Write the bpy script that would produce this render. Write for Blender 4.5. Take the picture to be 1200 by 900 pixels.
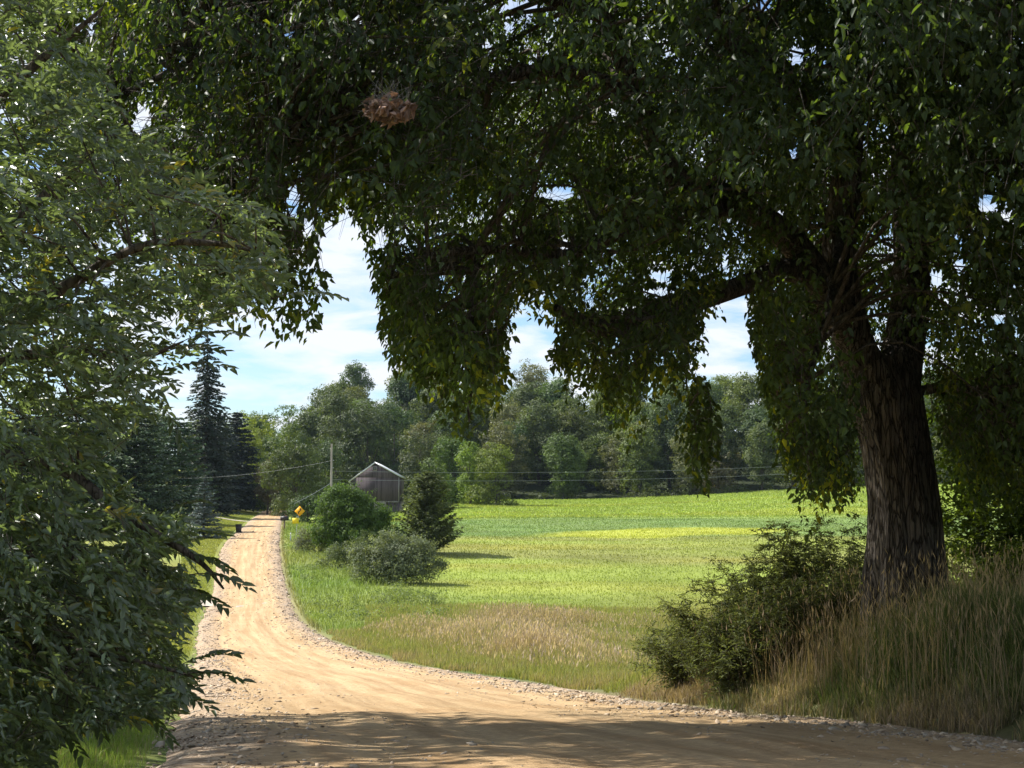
import bpy, math, random
import numpy as np

for o in list(bpy.data.objects):
    bpy.data.objects.remove(o)
C = bpy.context.scene
col = C.collection
R = math.radians

# ---------------------------------------------------------------- camera
F = 1733.0
EYE = 1.6
PITCH = math.atan(150.0 / F)
cam_d = bpy.data.cameras.new("camera")
cam_d.lens = 36.0 * F / 1200.0
cam_d.sensor_width = 36.0
cam_d.clip_start = 0.1
cam_d.clip_end = 6000
cam = bpy.data.objects.new("camera", cam_d)
cam.location = (0, 0, EYE)
cam.rotation_euler = (math.pi / 2 + PITCH, 0, 0)
col.objects.link(cam)
C.camera = cam

# ---------------------------------------------------------------- sky, sun, exposure
SUN_EL, SUN_AZ = 45.0, -66.0      # azimuth measured from straight ahead, negative = left
w = bpy.data.worlds.new("World")
C.world = w
w.use_nodes = True
nt = w.node_tree
nt.nodes.clear()
N = nt.nodes.new
L = nt.links.new
out = N('ShaderNodeOutputWorld')
bg = N('ShaderNodeBackground')
bg.inputs['Strength'].default_value = 0.095
sky = N('ShaderNodeTexSky')
sky.sky_type = 'NISHITA'
sky.sun_disc = False
sky.sun_elevation = R(SUN_EL)
sky.sun_rotation = R(SUN_AZ)
sky.air_density = 1.0
sky.dust_density = 0.8
sky.ozone_density = 1.5
# clouds: noise on a flat layer overhead
tc = N('ShaderNodeTexCoord')
sep = N('ShaderNodeSeparateXYZ')
L(tc.outputs['Generated'], sep.inputs[0])
zz = N('ShaderNodeMath'); zz.operation = 'ADD'; zz.inputs[1].default_value = 0.16
L(sep.outputs['Z'], zz.inputs[0])
zm = N('ShaderNodeMath'); zm.operation = 'MAXIMUM'; zm.inputs[1].default_value = 0.03
L(zz.outputs[0], zm.inputs[0])
dx = N('ShaderNodeMath'); dx.operation = 'DIVIDE'
dy = N('ShaderNodeMath'); dy.operation = 'DIVIDE'
L(sep.outputs['X'], dx.inputs[0]); L(zm.outputs[0], dx.inputs[1])
L(sep.outputs['Y'], dy.inputs[0]); L(zm.outputs[0], dy.inputs[1])
cmb = N('ShaderNodeCombineXYZ')
L(dx.outputs[0], cmb.inputs[0]); L(dy.outputs[0], cmb.inputs[1])
n1 = N('ShaderNodeTexNoise')
n1.inputs['Scale'].default_value = 3.4
n1.inputs['Detail'].default_value = 8
n1.inputs['Roughness'].default_value = 0.55
n1.inputs['Distortion'].default_value = 0.3
L(cmb.outputs[0], n1.inputs['Vector'])
cr = N('ShaderNodeValToRGB')
cr.color_ramp.elements[0].position = 0.40
cr.color_ramp.elements[1].position = 0.58
L(n1.outputs['Fac'], cr.inputs[0])
mixc = N('ShaderNodeMixRGB')
mixc.inputs['Color2'].default_value = (5.2, 5.4, 5.75, 1)
mf = N('ShaderNodeMath'); mf.operation = 'MULTIPLY'; mf.inputs[1].default_value = 0.92
L(cr.outputs[0], mf.inputs[0]); L(mf.outputs[0], mixc.inputs['Fac'])
hs = N('ShaderNodeMixRGB'); hs.blend_type = 'MULTIPLY'; hs.inputs['Fac'].default_value = 1.0
hs.inputs['Color2'].default_value = (0.70, 0.81, 0.93, 1)
L(sky.outputs[0], hs.inputs['Color1'])
L(hs.outputs[0], mixc.inputs['Color1'])
L(mixc.outputs[0], bg.inputs['Color'])
L(bg.outputs[0], out.inputs['Surface'])

sd = bpy.data.lights.new("sun", 'SUN')
sd.energy = 4.6
sd.angle = R(0.53)
sd.color = (1.0, 0.955, 0.88)
sun = bpy.data.objects.new("sun", sd)
sun.rotation_euler = (R(90 - SUN_EL), 0, R(180 - 0) + R(0))
# lamp shines along its -Z; put +Z towards the sun
from mathutils import Vector
az = R(SUN_AZ)
sv = Vector((math.sin(az) * math.cos(R(SUN_EL)), math.cos(az) * math.cos(R(SUN_EL)), math.sin(R(SUN_EL))))
sun.rotation_euler = sv.to_track_quat('Z', 'Y').to_euler()
sun.location = (-20, 20, 40)
col.objects.link(sun)

C.view_settings.view_transform = 'Standard'
C.view_settings.look = 'None'
C.view_settings.gamma = 1.0
C.view_settings.exposure = 1.03
C.render.engine = 'CYCLES'
C.cycles.max_bounces = 7
C.cycles.diffuse_bounces = 3
C.cycles.glossy_bounces = 2
C.cycles.transmission_bounces = 4
C.cycles.volume_bounces = 0
C.cycles.use_denoising = True
C.cycles.sample_clamp_indirect = 6

# ---------------------------------------------------------------- helpers
_c, _s = math.cos(PITCH), math.sin(PITCH)


def P(px, py, D):
    """the point at forward distance D that the photograph shows at (px, py)"""
    u = (px - 600.0) / F
    v = (450.0 - py) / F
    ry = _c - v * _s
    rz = _s + v * _c
    k = D / ry
    return np.array([u * k, D, EYE + rz * k])


def proj(p):
    x, y, z = p[..., 0], p[..., 1], p[..., 2] - EYE
    d = y * _c + z * _s
    v = -y * _s + z * _c
    d = np.maximum(d, 0.01)
    return 600 + F * x / d, 450 - F * v / d


def sm(a, b, x):
    t = np.clip((x - a) / (b - a), 0, 1)
    return t * t * (3 - 2 * t)


def herm(xk, yk):
    xk = np.array(xk, float); yk = np.array(yk, float)
    d = np.diff(yk) / np.diff(xk)
    m = np.zeros_like(yk); m[1:-1] = (d[1:] + d[:-1]) / 2; m[0] = d[0]; m[-1] = d[-1]

    def f(x):
        x = np.asarray(x, float)
        i = np.clip(np.searchsorted(xk, x) - 1, 0, len(xk) - 2)
        h = xk[i + 1] - xk[i]
        t = np.clip((x - xk[i]) / h, 0, 1)
        return ((2*t**3-3*t**2+1)*yk[i] + (t**3-2*t**2+t)*h*m[i] + (-2*t**3+3*t**2)*yk[i+1] + (t**3-t**2)*h*m[i+1])
    return f


prof = herm([-80, 0, 8, 12, 25, 41, 67, 85, 106, 160, 220, 260, 300, 350, 420, 600],
            [0.6, 0, -.18, -.5, -1.7, -3.1, -4.55, -4.85, -4.6, -2.15, -.5, .15, 1.05, 2.2, 2.5, 3])
fieldp = herm([-80, 0, 200, 220, 260, 300, 345, 600], [0, 0, 0, .25, 1.0, 1.8, 2.5, 2.5])
rc = herm([-60, 0, 14, 26, 41, 52, 67, 85, 106, 160, 220, 260, 350, 420], [14, 4.3, 1.25, -1.3, -4.1, -7, -10.6, -14.8, -18.6, -28.1, -37.0, -43.1, -55.7, -68])
rw = herm([-60, 0, 14, 26, 41, 52, 67, 85, 106, 160, 220, 260, 350, 420], [4.6, 4.6, 4.5, 4.4, 4.6, 4.1, 3.5, 3.0, 2.75, 3.0, 2.7, 2.7, 2.8, 2.8])


def vnoise(x, y, s, seed=0):
    """smooth value noise in numpy"""
    x = np.asarray(x, float) / s; y = np.asarray(y, float) / s
    ix = np.floor(x).astype(np.int64); iy = np.floor(y).astype(np.int64)
    fx = x - ix; fy = y - iy
    fx = fx*fx*(3-2*fx); fy = fy*fy*(3-2*fy)

    def hsh(a, b):
        h = (a * 374761393 + b * 668265263 + seed * 974634777) & 0x7fffffff
        h = ((h ^ (h >> 13)) * 1274126177) & 0x7fffffff
        return ((h ^ (h >> 16)) & 0xffff) / 65535.0
    return (hsh(ix, iy)*(1-fx)*(1-fy) + hsh(ix+1, iy)*fx*(1-fy) + hsh(ix, iy+1)*(1-fx)*fy + hsh(ix+1, iy+1)*fx*fy)


def H(x, y, carve=False):
    x = np.asarray(x, float); y = np.asarray(y, float)
    z = prof(y)
    c = rc(y); hw = rw(y)
    off = x - (c + hw)                      # right of the road's right edge
    offl = (c - hw) - x
    # field side climbs a little more than the road far away
    z = z + fieldp(y) * sm(8, 40, off)
    z = z + 0.036 * np.maximum(x, 0) * sm(210, 340, y) * sm(0, 60, x)*(1-sm(120,200,x)*.6)
    # bank under the big tree
    bank = 1.15 * sm(0.1, 3.2, off) * sm(4, 13, y) * (1 - sm(29, 42, y))
    z = z + bank
    z = z + 0.35 * sm(0, 1.5, offl) * sm(16, 30, y) * (1 - sm(60, 90, y)) * 0.5
    z = z + 1.9 * sm(0, 14, offl) * sm(185, 262, y) * (1 - sm(320, 400, y)*.5)
    # wooded hill
    px = 600 + F * x / np.maximum(y, 40)
    wgt = np.interp(px, [-400, 150, 270, 340, 400, 660, 820, 1000, 1300, 2000], [.45, .5, .55, .62, .95, 1.0, .8, .72, .7, .5])
    z = z + 23 * sm(335, 450, y) * wgt
    z = z + 0.25 * (vnoise(x, y, 9, 1) - .5) * sm(.5, 8, np.maximum(off, offl)) + 0.07 * (vnoise(x, y, 1.1, 2) - .5) * sm(.2, 1.5, np.maximum(off, offl))
    if carve:
        z = z - (0.14 + 0.0012*np.maximum(y, 0)) * (1 - sm(-0.6, 0.15, np.maximum(off, offl)))
    return z


def mesh_obj(name, V, Fc, mat, colr=None, dom='FACE', parent=None, smooth=False, extra=None):
    V = np.ascontiguousarray(V, dtype=np.float32)
    if not isinstance(Fc, (list, tuple)):
        Fc = [Fc]
    me = bpy.data.meshes.new(name)
    me.vertices.add(len(V)); me.vertices.foreach_set('co', V.ravel())
    li = np.concatenate([f.ravel() for f in Fc]).astype(np.int32)
    tot = np.concatenate([np.full(len(f), f.shape[1]) for f in Fc]).astype(np.int32)
    st = np.concatenate([[0], np.cumsum(tot)[:-1]]).astype(np.int32)
    me.loops.add(len(li)); me.loops.foreach_set('vertex_index', li)
    me.polygons.add(len(tot)); me.polygons.foreach_set('loop_start', st)
    if smooth:
        me.polygons.foreach_set('use_smooth', np.ones(len(tot), dtype=bool))
    if colr is not None:
        a = me.attributes.new('Col', 'FLOAT_COLOR', dom)
        c4 = np.ones((len(colr), 4), dtype=np.float32); c4[:, :3] = np.clip(colr, 0.002, 1)
        a.data.foreach_set('color', c4.ravel())
    if extra:
        for k, (arr) in extra.items():
            a = me.attributes.new(k, 'FLOAT', 'POINT'); a.data.foreach_set('value', np.asarray(arr, dtype=np.float32))
    me.update(calc_edges=True)
    me.materials.append(mat)
    o = bpy.data.objects.new(name, me)
    col.objects.link(o)
    if parent is not None:
        o.parent = parent
    return o


def tag(o, label=None, cat=None, group=None, kind=None):
    if label: o['label'] = label
    if cat: o['category'] = cat
    if group: o['group'] = group
    if kind: o['kind'] = kind
    return o


def empty(name, loc, rz=0):
    o = bpy.data.objects.new(name, None)
    o.location = tuple(float(a) for a in loc); o.rotation_euler = (0, 0, rz)
    o.empty_display_size = .3
    col.objects.link(o)
    return o


def copy_tree(o, parent=None):
    c = o.copy(); col.objects.link(c); c.parent = parent
    for ch in [k for k in o.children]:
        copy_tree(ch, c)
    return c


def nrm(v):
    return v / np.maximum(np.linalg.norm(v, axis=-1, keepdims=True), 1e-9)


def rdir(rng, n):
    return nrm(rng.normal(size=(n, 3)))


def leaves(Cn, D, Nn, Ln, Wd, fold=.22, curl=.22):
    """pointed leaves folded along the midrib: 6 verts, 2 quads each"""
    n = len(Cn)
    D = nrm(D); S = nrm(np.cross(D, Nn)); Nn = np.cross(S, D)
    Ln = np.broadcast_to(np.asarray(Ln, float), (n,))[:, None]; Wd = np.broadcast_to(np.asarray(Wd, float), (n,))[:, None]
    V = np.empty((n, 6, 3))
    V[:, 0] = Cn
    V[:, 1] = Cn + D*Ln*.28 + S*Wd*.5 + Nn*Wd*fold
    V[:, 2] = Cn + D*Ln*.66 + S*Wd*.38 + Nn*(Wd*fold*.8 - Ln*curl*.35)
    V[:, 3] = Cn + D*Ln - Nn*Ln*curl
    V[:, 4] = Cn + D*Ln*.66 - S*Wd*.38 + Nn*(Wd*fold*.8 - Ln*curl*.35)
    V[:, 5] = Cn + D*Ln*.28 - S*Wd*.5 + Nn*Wd*fold
    b = (np.arange(n) * 6)[:, None]
    f = np.concatenate([b + np.array([[0, 1, 2, 3]]), b + np.array([[0, 3, 4, 5]])], 1).reshape(-1, 4)
    return V.reshape(-1, 3), f


def cards(Cn, D, Nn, Ln, Wd):
    """kite cards: 4 verts, 1 quad"""
    n = len(Cn)
    D = nrm(D); S = nrm(np.cross(D, Nn))
    Ln = np.broadcast_to(np.asarray(Ln, float), (n,))[:, None]; Wd = np.broadcast_to(np.asarray(Wd, float), (n,))[:, None]
    V = np.empty((n, 4, 3))
    V[:, 0] = Cn - D*Ln*.5
    V[:, 1] = Cn + S*Wd*.5 - D*Ln*.08
    V[:, 2] = Cn + D*Ln*.5
    V[:, 3] = Cn - S*Wd*.5 - D*Ln*.08
    return V.reshape(-1, 3), np.arange(n*4).reshape(-1, 4)


def tube(pts, rad, sides=8, rough=0.0, rng=None, flute=None):
    """a tube along pts (k,3) with radii (k,)"""
    pts = np.asarray(pts, float); k = len(pts)
    rad = np.broadcast_to(np.asarray(rad, float), (k,))
    T = np.gradient(pts, axis=0); T = nrm(T)
    ref = np.tile(np.array([[1.0, 0.1, 0.0]]), (k, 1))
    ref[np.abs(T[:, 0]) > .9] = (0, 1, 0.1)
    A = nrm(np.cross(T, ref)); B = np.cross(T, A)
    an = np.linspace(0, 2*math.pi, sides, endpoint=False)
    rr = rad[:, None] * np.ones((1, sides))
    if flute is not None:
        rr = rr * flute(an[None, :], np.arange(k)[:, None])
    elif rough and rng is not None:
        rr = rr * (1 + rough * rng.normal(size=rr.shape))
    V = pts[:, None, :] + rr[..., None] * (A[:, None, :] * np.cos(an)[None, :, None] + B[:, None, :] * np.sin(an)[None, :, None])
    i = np.arange(k-1)[:, None]*sides; j = np.arange(sides)[None, :]; j2 = (j+1) % sides
    f = np.stack([i+j, i+j2, i+sides+j2, i+sides+j], -1).reshape(-1, 4)
    return V.reshape(-1, 3), f


def spline(knots, n):
    """Catmull-Rom through knots (k, m) -> (n, m)"""
    K = np.asarray(knots, float)
    t = np.linspace(0, len(K)-1, n)
    return np.stack([herm(np.arange(len(K)), K[:, c])(t) for c in range(K.shape[1])], 1)


class MB:
    def __init__(s): s.V = []; s.F = {}; s.n = 0; s.c = {}
    def add(s, V, f, c=None):
        k = f.shape[1]
        s.V.append(V); s.F.setdefault(k, []).append(f + s.n)
        if c is not None: s.c.setdefault(k, []).append(np.broadcast_to(c, (len(f), 3)))
        s.n += len(V); return s
    def box(s, x0, x1, y0, y1, z0, z1, c=None):
        V = np.array([(x, y, z) for x in (x0, x1) for y in (y0, y1) for z in (z0, z1)], float)
        f = np.array([[0, 1, 3, 2], [4, 6, 7, 5], [0, 4, 5, 1], [2, 3, 7, 6], [0, 2, 6, 4], [1, 5, 7, 3]])
        return s.add(V, f, c)
    def prism(s, poly, y0, y1, c=None):
        """polygon in xz, extruded along y"""
        k = len(poly)
        V = np.array([(p[0], y0, p[1]) for p in poly] + [(p[0], y1, p[1]) for p in poly], float)
        s.V.append(V); b = s.n; s.n += 2*k
        s.F.setdefault(k, []).append(np.array([list(range(k))]) + b)
        s.F.setdefault(k, []).append(np.array([list(range(2*k-1, k-1, -1))]) + b)
        q = np.array([[i, (i+1) % k, (i+1) % k+k, i+k] for i in range(k)])[:, ::-1] + b
        s.F.setdefault(4, []).append(q)
        return s
    def build(s, name, mat, parent=None, smooth=False):
        ks = sorted(s.F)
        cc = None
        if s.c: cc = np.concatenate([np.concatenate(s.c[k]) for k in ks])
        return mesh_obj(name, np.concatenate(s.V), [np.concatenate(s.F[k]) for k in ks], mat, cc, parent=parent, smooth=smooth)


# ---------------------------------------------------------------- materials
def newmat(name):
    m = bpy.data.materials.new(name); m.use_nodes = True
    m.node_tree.nodes.clear()
    return m, m.node_tree.nodes.new, m.node_tree.links.new


def leaf_mat(name, trans=.35, rough=.5, spec=.35, tcol=(1.5, 1.6, .55), objvar=0.0, gain=1.0):
    m, n, l = newmat(name)
    o = n('ShaderNodeOutputMaterial'); mx = n('ShaderNodeMixShader'); mx.inputs[0].default_value = trans
    p = n('ShaderNodeBsdfPrincipled'); p.inputs['Roughness'].default_value = rough
    p.inputs['Specular IOR Level'].default_value = spec
    t = n('ShaderNodeBsdfTranslucent')
    a = n('ShaderNodeAttribute'); a.attribute_name = 'Col'
    src = a.outputs['Color']
    if objvar:
        oi = n('ShaderNodeObjectInfo')
        hv = n('ShaderNodeHueSaturation')
        mr = n('ShaderNodeMapRange'); mr.inputs['To Min'].default_value = 1-objvar; mr.inputs['To Max'].default_value = 1+objvar
        l(oi.outputs['Random'], mr.inputs['Value']); l(mr.outputs[0], hv.inputs['Value'])
        ml = n('ShaderNodeMath'); ml.operation = 'MULTIPLY'; ml.inputs[1].default_value = 7.31
        fr = n('ShaderNodeMath'); fr.operation = 'FRACT'
        l(oi.outputs['Random'], ml.inputs[0]); l(ml.outputs[0], fr.inputs[0])
        m2 = n('ShaderNodeMapRange'); m2.inputs['To Min'].default_value = .472; m2.inputs['To Max'].default_value = .515
        l(fr.outputs[0], m2.inputs['Value']); l(m2.outputs[0], hv.inputs['Hue'])
        l(src, hv.inputs['Color']); src = hv.outputs[0]
    tm = n('ShaderNodeMixRGB'); tm.blend_type = 'MULTIPLY'; tm.inputs[0].default_value = 1; tm.inputs['Color2'].default_value = (*tcol, 1)
    l(src, p.inputs['Base Color']); l(src, tm.inputs['Color1']); l(tm.outputs[0], t.inputs['Color'])
    l(p.outputs[0], mx.inputs[1]); l(t.outputs[0], mx.inputs[2]); l(mx.outputs[0], o.inputs['Surface'])
    return m


def bark_mat(name, c1, c2, scale=6, zs=.12, bump=.6, dist=.05):
    m, n, l = newmat(name)
    o = n('ShaderNodeOutputMaterial'); p = n('ShaderNodeBsdfPrincipled'); p.inputs['Roughness'].default_value = .95
    p.inputs['Specular IOR Level'].default_value = .1
    tc = n('ShaderNodeTexCoord'); mp = n('ShaderNodeMapping'); mp.inputs['Scale'].default_value = (1, 1, zs)
    l(tc.outputs['Object'], mp.inputs[0])
    no = n('ShaderNodeTexNoise'); no.inputs['Scale'].default_value = scale; no.inputs['Detail'].default_value = 7; no.inputs['Roughness'].default_value = .65
    no.inputs['Distortion'].default_value = .6
    l(mp.outputs[0], no.inputs['Vector'])
    vo = n('ShaderNodeTexVoronoi'); vo.feature = 'DISTANCE_TO_EDGE'; vo.inputs['Scale'].default_value = scale*1.3
    dn = n('ShaderNodeTexNoise'); dn.inputs['Scale'].default_value = scale*.5; dn.inputs['Detail'].default_value = 4; l(mp.outputs[0], dn.inputs['Vector'])
    dv = n('ShaderNodeMixRGB'); dv.blend_type = 'ADD'; dv.inputs[0].default_value = .22; l(mp.outputs[0], dv.inputs['Color1']); l(dn.outputs['Color'], dv.inputs['Color2'])
    l(dv.outputs[0], vo.inputs['Vector'])
    r = n('ShaderNodeValToRGB'); r.color_ramp.elements[0].position = .35; r.color_ramp.elements[1].position = .65
    r.color_ramp.elements[0].color = (*c1, 1); r.color_ramp.elements[1].color = (*c2, 1)
    l(no.outputs['Fac'], r.inputs[0])
    mr = n('ShaderNodeMapRange'); mr.inputs['From Max'].default_value = .12
    l(vo.outputs['Distance'], mr.inputs['Value'])
    mu = n('ShaderNodeMixRGB'); mu.blend_type = 'MULTIPLY'; mu.inputs[0].default_value = .55
    l(r.outputs[0], mu.inputs['Color1']); l(mr.outputs[0], mu.inputs['Color2'])
    ad = n('ShaderNodeMath'); ad.operation = 'ADD'; l(no.outputs['Fac'], ad.inputs[0]); l(mr.outputs[0], ad.inputs[1])
    b = n('ShaderNodeBump'); b.inputs['Strength'].default_value = bump; b.inputs['Distance'].default_value = dist
    l(ad.outputs[0], b.inputs['Height']); l(b.outputs[0], p.inputs['Normal'])
    l(mu.outputs[0], p.inputs['Base Color']); l(p.outputs[0], o.inputs['Surface'])
    return m


def plain(name, c, rough=.7, metal=0, noise=.15, scale=8, spec=.3, bump=0, stretch=(1, 1, 1)):
    m, n, l = newmat(name)
    o = n('ShaderNodeOutputMaterial'); p = n('ShaderNodeBsdfPrincipled'); p.inputs['Roughness'].default_value = rough
    p.inputs['Metallic'].default_value = metal; p.inputs['Specular IOR Level'].default_value = spec
    tc = n('ShaderNodeTexCoord'); mp = n('ShaderNodeMapping'); mp.inputs['Scale'].default_value = stretch
    l(tc.outputs['Object'], mp.inputs[0])
    no = n('ShaderNodeTexNoise'); no.inputs['Scale'].default_value = scale; no.inputs['Detail'].default_value = 6
    l(mp.outputs[0], no.inputs['Vector'])
    r = n('ShaderNodeValToRGB')
    r.color_ramp.elements[0].position = .3; r.color_ramp.elements[1].position = .7
    r.color_ramp.elements[0].color = tuple(a*(1-noise) for a in c) + (1,)
    r.color_ramp.elements[1].color = tuple(min(1, a*(1+noise)) for a in c) + (1,)
    l(no.outputs['Fac'], r.inputs[0]); l(r.outputs[0], p.inputs['Base Color'])
    if bump:
        b = n('ShaderNodeBump'); b.inputs['Strength'].default_value = bump; b.inputs['Distance'].default_value = .03
        l(no.outputs['Fac'], b.inputs['Height']); l(b.outputs[0], p.inputs['Normal'])
    l(p.outputs[0], o.inputs['Surface'])
    return m


M_maple = leaf_mat('maple_leaf', .45, .5, .3, tcol=(3.0, 2.8, .5))
M_elm = leaf_mat('elm_leaf', .36, .34, .8, tcol=(2.3, 2.2, .9))
M_shrub = leaf_mat('shrub_leaf', .35, .6, .15, tcol=(1.6, 1.6, .6))
M_far = leaf_mat('far_foliage', .30, .6, .25, tcol=(1.5, 1.5, .6), objvar=.22)
M_needle = leaf_mat('needles', .12, .6, .25, tcol=(1.2, 1.3, .6), objvar=.1)
M_grass = leaf_mat('grass_blades', .38, .55, .25, tcol=(1.35, 1.35, .7))
M_bark = bark_mat('maple_bark', (.085, .073, .064), (.215, .185, .155), 11, .15, 1.0, .10)
M_bark2 = bark_mat('grey_bark', (.06, .05, .042), (.15, .13, .11), 14, .2, .5, .02)
M_web = plain('web', (.33, .2, .15), .9, noise=.4, scale=30)

# ground ---------------------------------------------------------
def ground_mat():
    m, n, l = newmat('ground_soil_grass')
    o = n('ShaderNodeOutputMaterial'); p = n('ShaderNodeBsdfPrincipled'); p.inputs['Roughness'].default_value = .95
    p.inputs['Specular IOR Level'].default_value = .1
    a = n('ShaderNodeAttribute'); a.attribute_name = 'Col'
    tc = n('ShaderNodeTexCoord')
    n1 = n('ShaderNodeTexNoise'); n1.inputs['Scale'].default_value = 2.2; n1.inputs['Detail'].default_value = 10; n1.inputs['Roughness'].default_value = .75
    n2 = n('ShaderNodeTexNoise'); n2.inputs['Scale'].default_value = .12; n2.inputs['Detail'].default_value = 5
    l(tc.outputs['Object'], n1.inputs['Vector']); l(tc.outputs['Object'], n2.inputs['Vector'])
    r = n('ShaderNodeMapRange'); r.inputs['From Min'].default_value = .3; r.inputs['From Max'].default_value = .7
    r.inputs['To Min'].default_value = .78; r.inputs['To Max'].default_value = 1.2
    l(n1.outputs['Fac'], r.inputs['Value'])
    r2 = n('ShaderNodeMapRange'); r2.inputs['From Min'].default_value = .3; r2.inputs['From Max'].default_value = .7
    r2.inputs['To Min'].default_value = .8; r2.inputs['To Max'].default_value = 1.2
    l(n2.outputs['Fac'], r2.inputs['Value'])
    mm = n('ShaderNodeMath'); mm.operation = 'MULTIPLY'; l(r.outputs[0], mm.inputs[0]); l(r2.outputs[0], mm.inputs[1])
    vm = n('ShaderNodeVectorMath'); vm.operation = 'SCALE'; l(a.outputs['Color'], vm.inputs[0]); l(mm.outputs[0], vm.inputs['Scale'])
    b = n('ShaderNodeBump'); b.inputs['Strength'].default_value = .9; b.inputs['Distance'].default_value = .12
    l(n1.outputs['Fac'], b.inputs['Height']); l(b.outputs[0], p.inputs['Normal'])
    l(vm.outputs[0], p.inputs['Base Color']); l(p.outputs[0], o.inputs['Surface'])
    return m


LIME = np.array([.25, .32, .07]); BLUEG = np.array([.15, .225, .07]); YEL = np.array([.33, .355, .06])
OLIVE = np.array([.215, .23, .068]); BRIGHT = np.array([.22, .27, .055]); OCHRE = np.array([.27, .26, .06])
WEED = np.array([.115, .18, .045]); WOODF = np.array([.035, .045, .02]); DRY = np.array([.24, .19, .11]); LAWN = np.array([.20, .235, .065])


def lerp(a, b, t):
    return a + (b - a) * t[..., None]


def gcol(x, y):
    """colour of what grows at (x, y)"""
    x = np.asarray(x, float); y = np.asarray(y, float)
    wob = (vnoise(x, y, 22, 5) - .5) * 14 + (vnoise(x, y, 5, 6) - .5) * 4
    yy = y + wob + x*.06
    c = np.tile(WEED, x.shape + (1,)) * 1.0
    c = lerp(c, OCHRE, sm(84, 98, yy) * (vnoise(x, y, 16, 33)*.8+.1))
    c = lerp(c, BRIGHT, sm(108, 118, yy) * sm(-30, 0, x+ (yy-108)*.2))
    c = lerp(c, OLIVE, sm(133, 142, yy))
    c = lerp(c, BRIGHT, sm(158, 163, yy) * (1 - sm(170, 180, yy)) * .6)
    yb = y + (vnoise(x, y, 40, 8) - .5) * 12
    c = lerp(c, BLUEG, sm(176, 192, yb)*(.75+.25*vnoise(x, y, 6, 14)))
    k = sm(0, 1, 1 - ((x - 21 - (yb-195)*.3)/19)**2 - ((yb + (vnoise(x, y, 6, 9)-.5)*8 - 190 - x*.25)/15)**2)
    c = lerp(c, YEL, np.clip(k*2, 0, 1))
    c = lerp(c, LIME, sm(238, 252, yb - x*.05))
    c = lerp(c, YEL*.85, sm(243, 247, yb) * (vnoise(x*.25, y, 7, 12) > .72) * .45)
    # uneven growth in long drifts across the slope
    dr = vnoise(x*.22, y, 5.5, 120); dr2 = vnoise(x*.3, y, 2.4, 121)
    c = lerp(c, OCHRE*1.05, np.clip((dr-.50)*2.6, 0, 1)*.75*sm(70, 90, y)*(1-sm(168, 182, yb)))
    c = lerp(c, BRIGHT*1.08, np.clip((.42-dr)*3, 0, 1)*.7*sm(70, 90, y)*(1-sm(168, 182, yb)))
    c = c*(1 + (dr2[..., None]-.5)*.22)
    # near the camera and the bank
    nr = 1 - sm(30, 55, y)
    c = lerp(c, DRY*.75, nr * .5 * (x > 0))
    # left of the road: lawns and verge
    left = (x < rc(y) - rw(y))
    cl = lerp(np.tile(LAWN, x.shape + (1,)), OCHRE, vnoise(x, y, 8, 3)*.8)
    c = np.where(left[..., None], cl, c)
    # weedy strip between the road and the shrubs
    off = x - rc(y) - rw(y)
    st = (1 - sm(9, 15, off)) * sm(50, 75, y) * (1 - sm(250, 270, y)) * (off > 0)
    c = lerp(c, lerp(np.tile(np.array([.13, .21, .04]), x.shape + (1,)), OLIVE, vnoise(x, y, 7, 44)), st)
    # dusty edge
    e = (1 - sm(0.1, .9, off)) * (off > -2)
    c = lerp(c, DRY, e * .8)
    # wood floor
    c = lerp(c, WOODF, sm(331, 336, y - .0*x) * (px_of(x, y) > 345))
    return c


def px_of(x, y):
    return 600 + F * x / np.maximum(y, 5)


def build_ground():
    u = np.linspace(-1, 1, 471)
    xs = 7 * np.sinh(u * math.asinh(1100 / 7))
    v = np.linspace(math.asinh((-60-18)/11), math.asinh((2200-18)/11), 560)
    ys = 18 + 11 * np.sinh(v)
    X, Y = np.meshgrid(xs, ys)
    Z = H(X, Y, True)
    V = np.stack([X, Y, Z], -1).reshape(-1, 3)
    nx, ny = len(xs), len(ys)
    i = np.arange(ny-1)[:, None]*nx + np.arange(nx-1)[None, :]
    f = np.stack([i, i+1, i+nx+1, i+nx], -1).reshape(-1, 4)
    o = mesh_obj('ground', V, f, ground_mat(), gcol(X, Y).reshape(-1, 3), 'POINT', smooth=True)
    tag(o, kind='structure')


build_ground()


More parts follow.
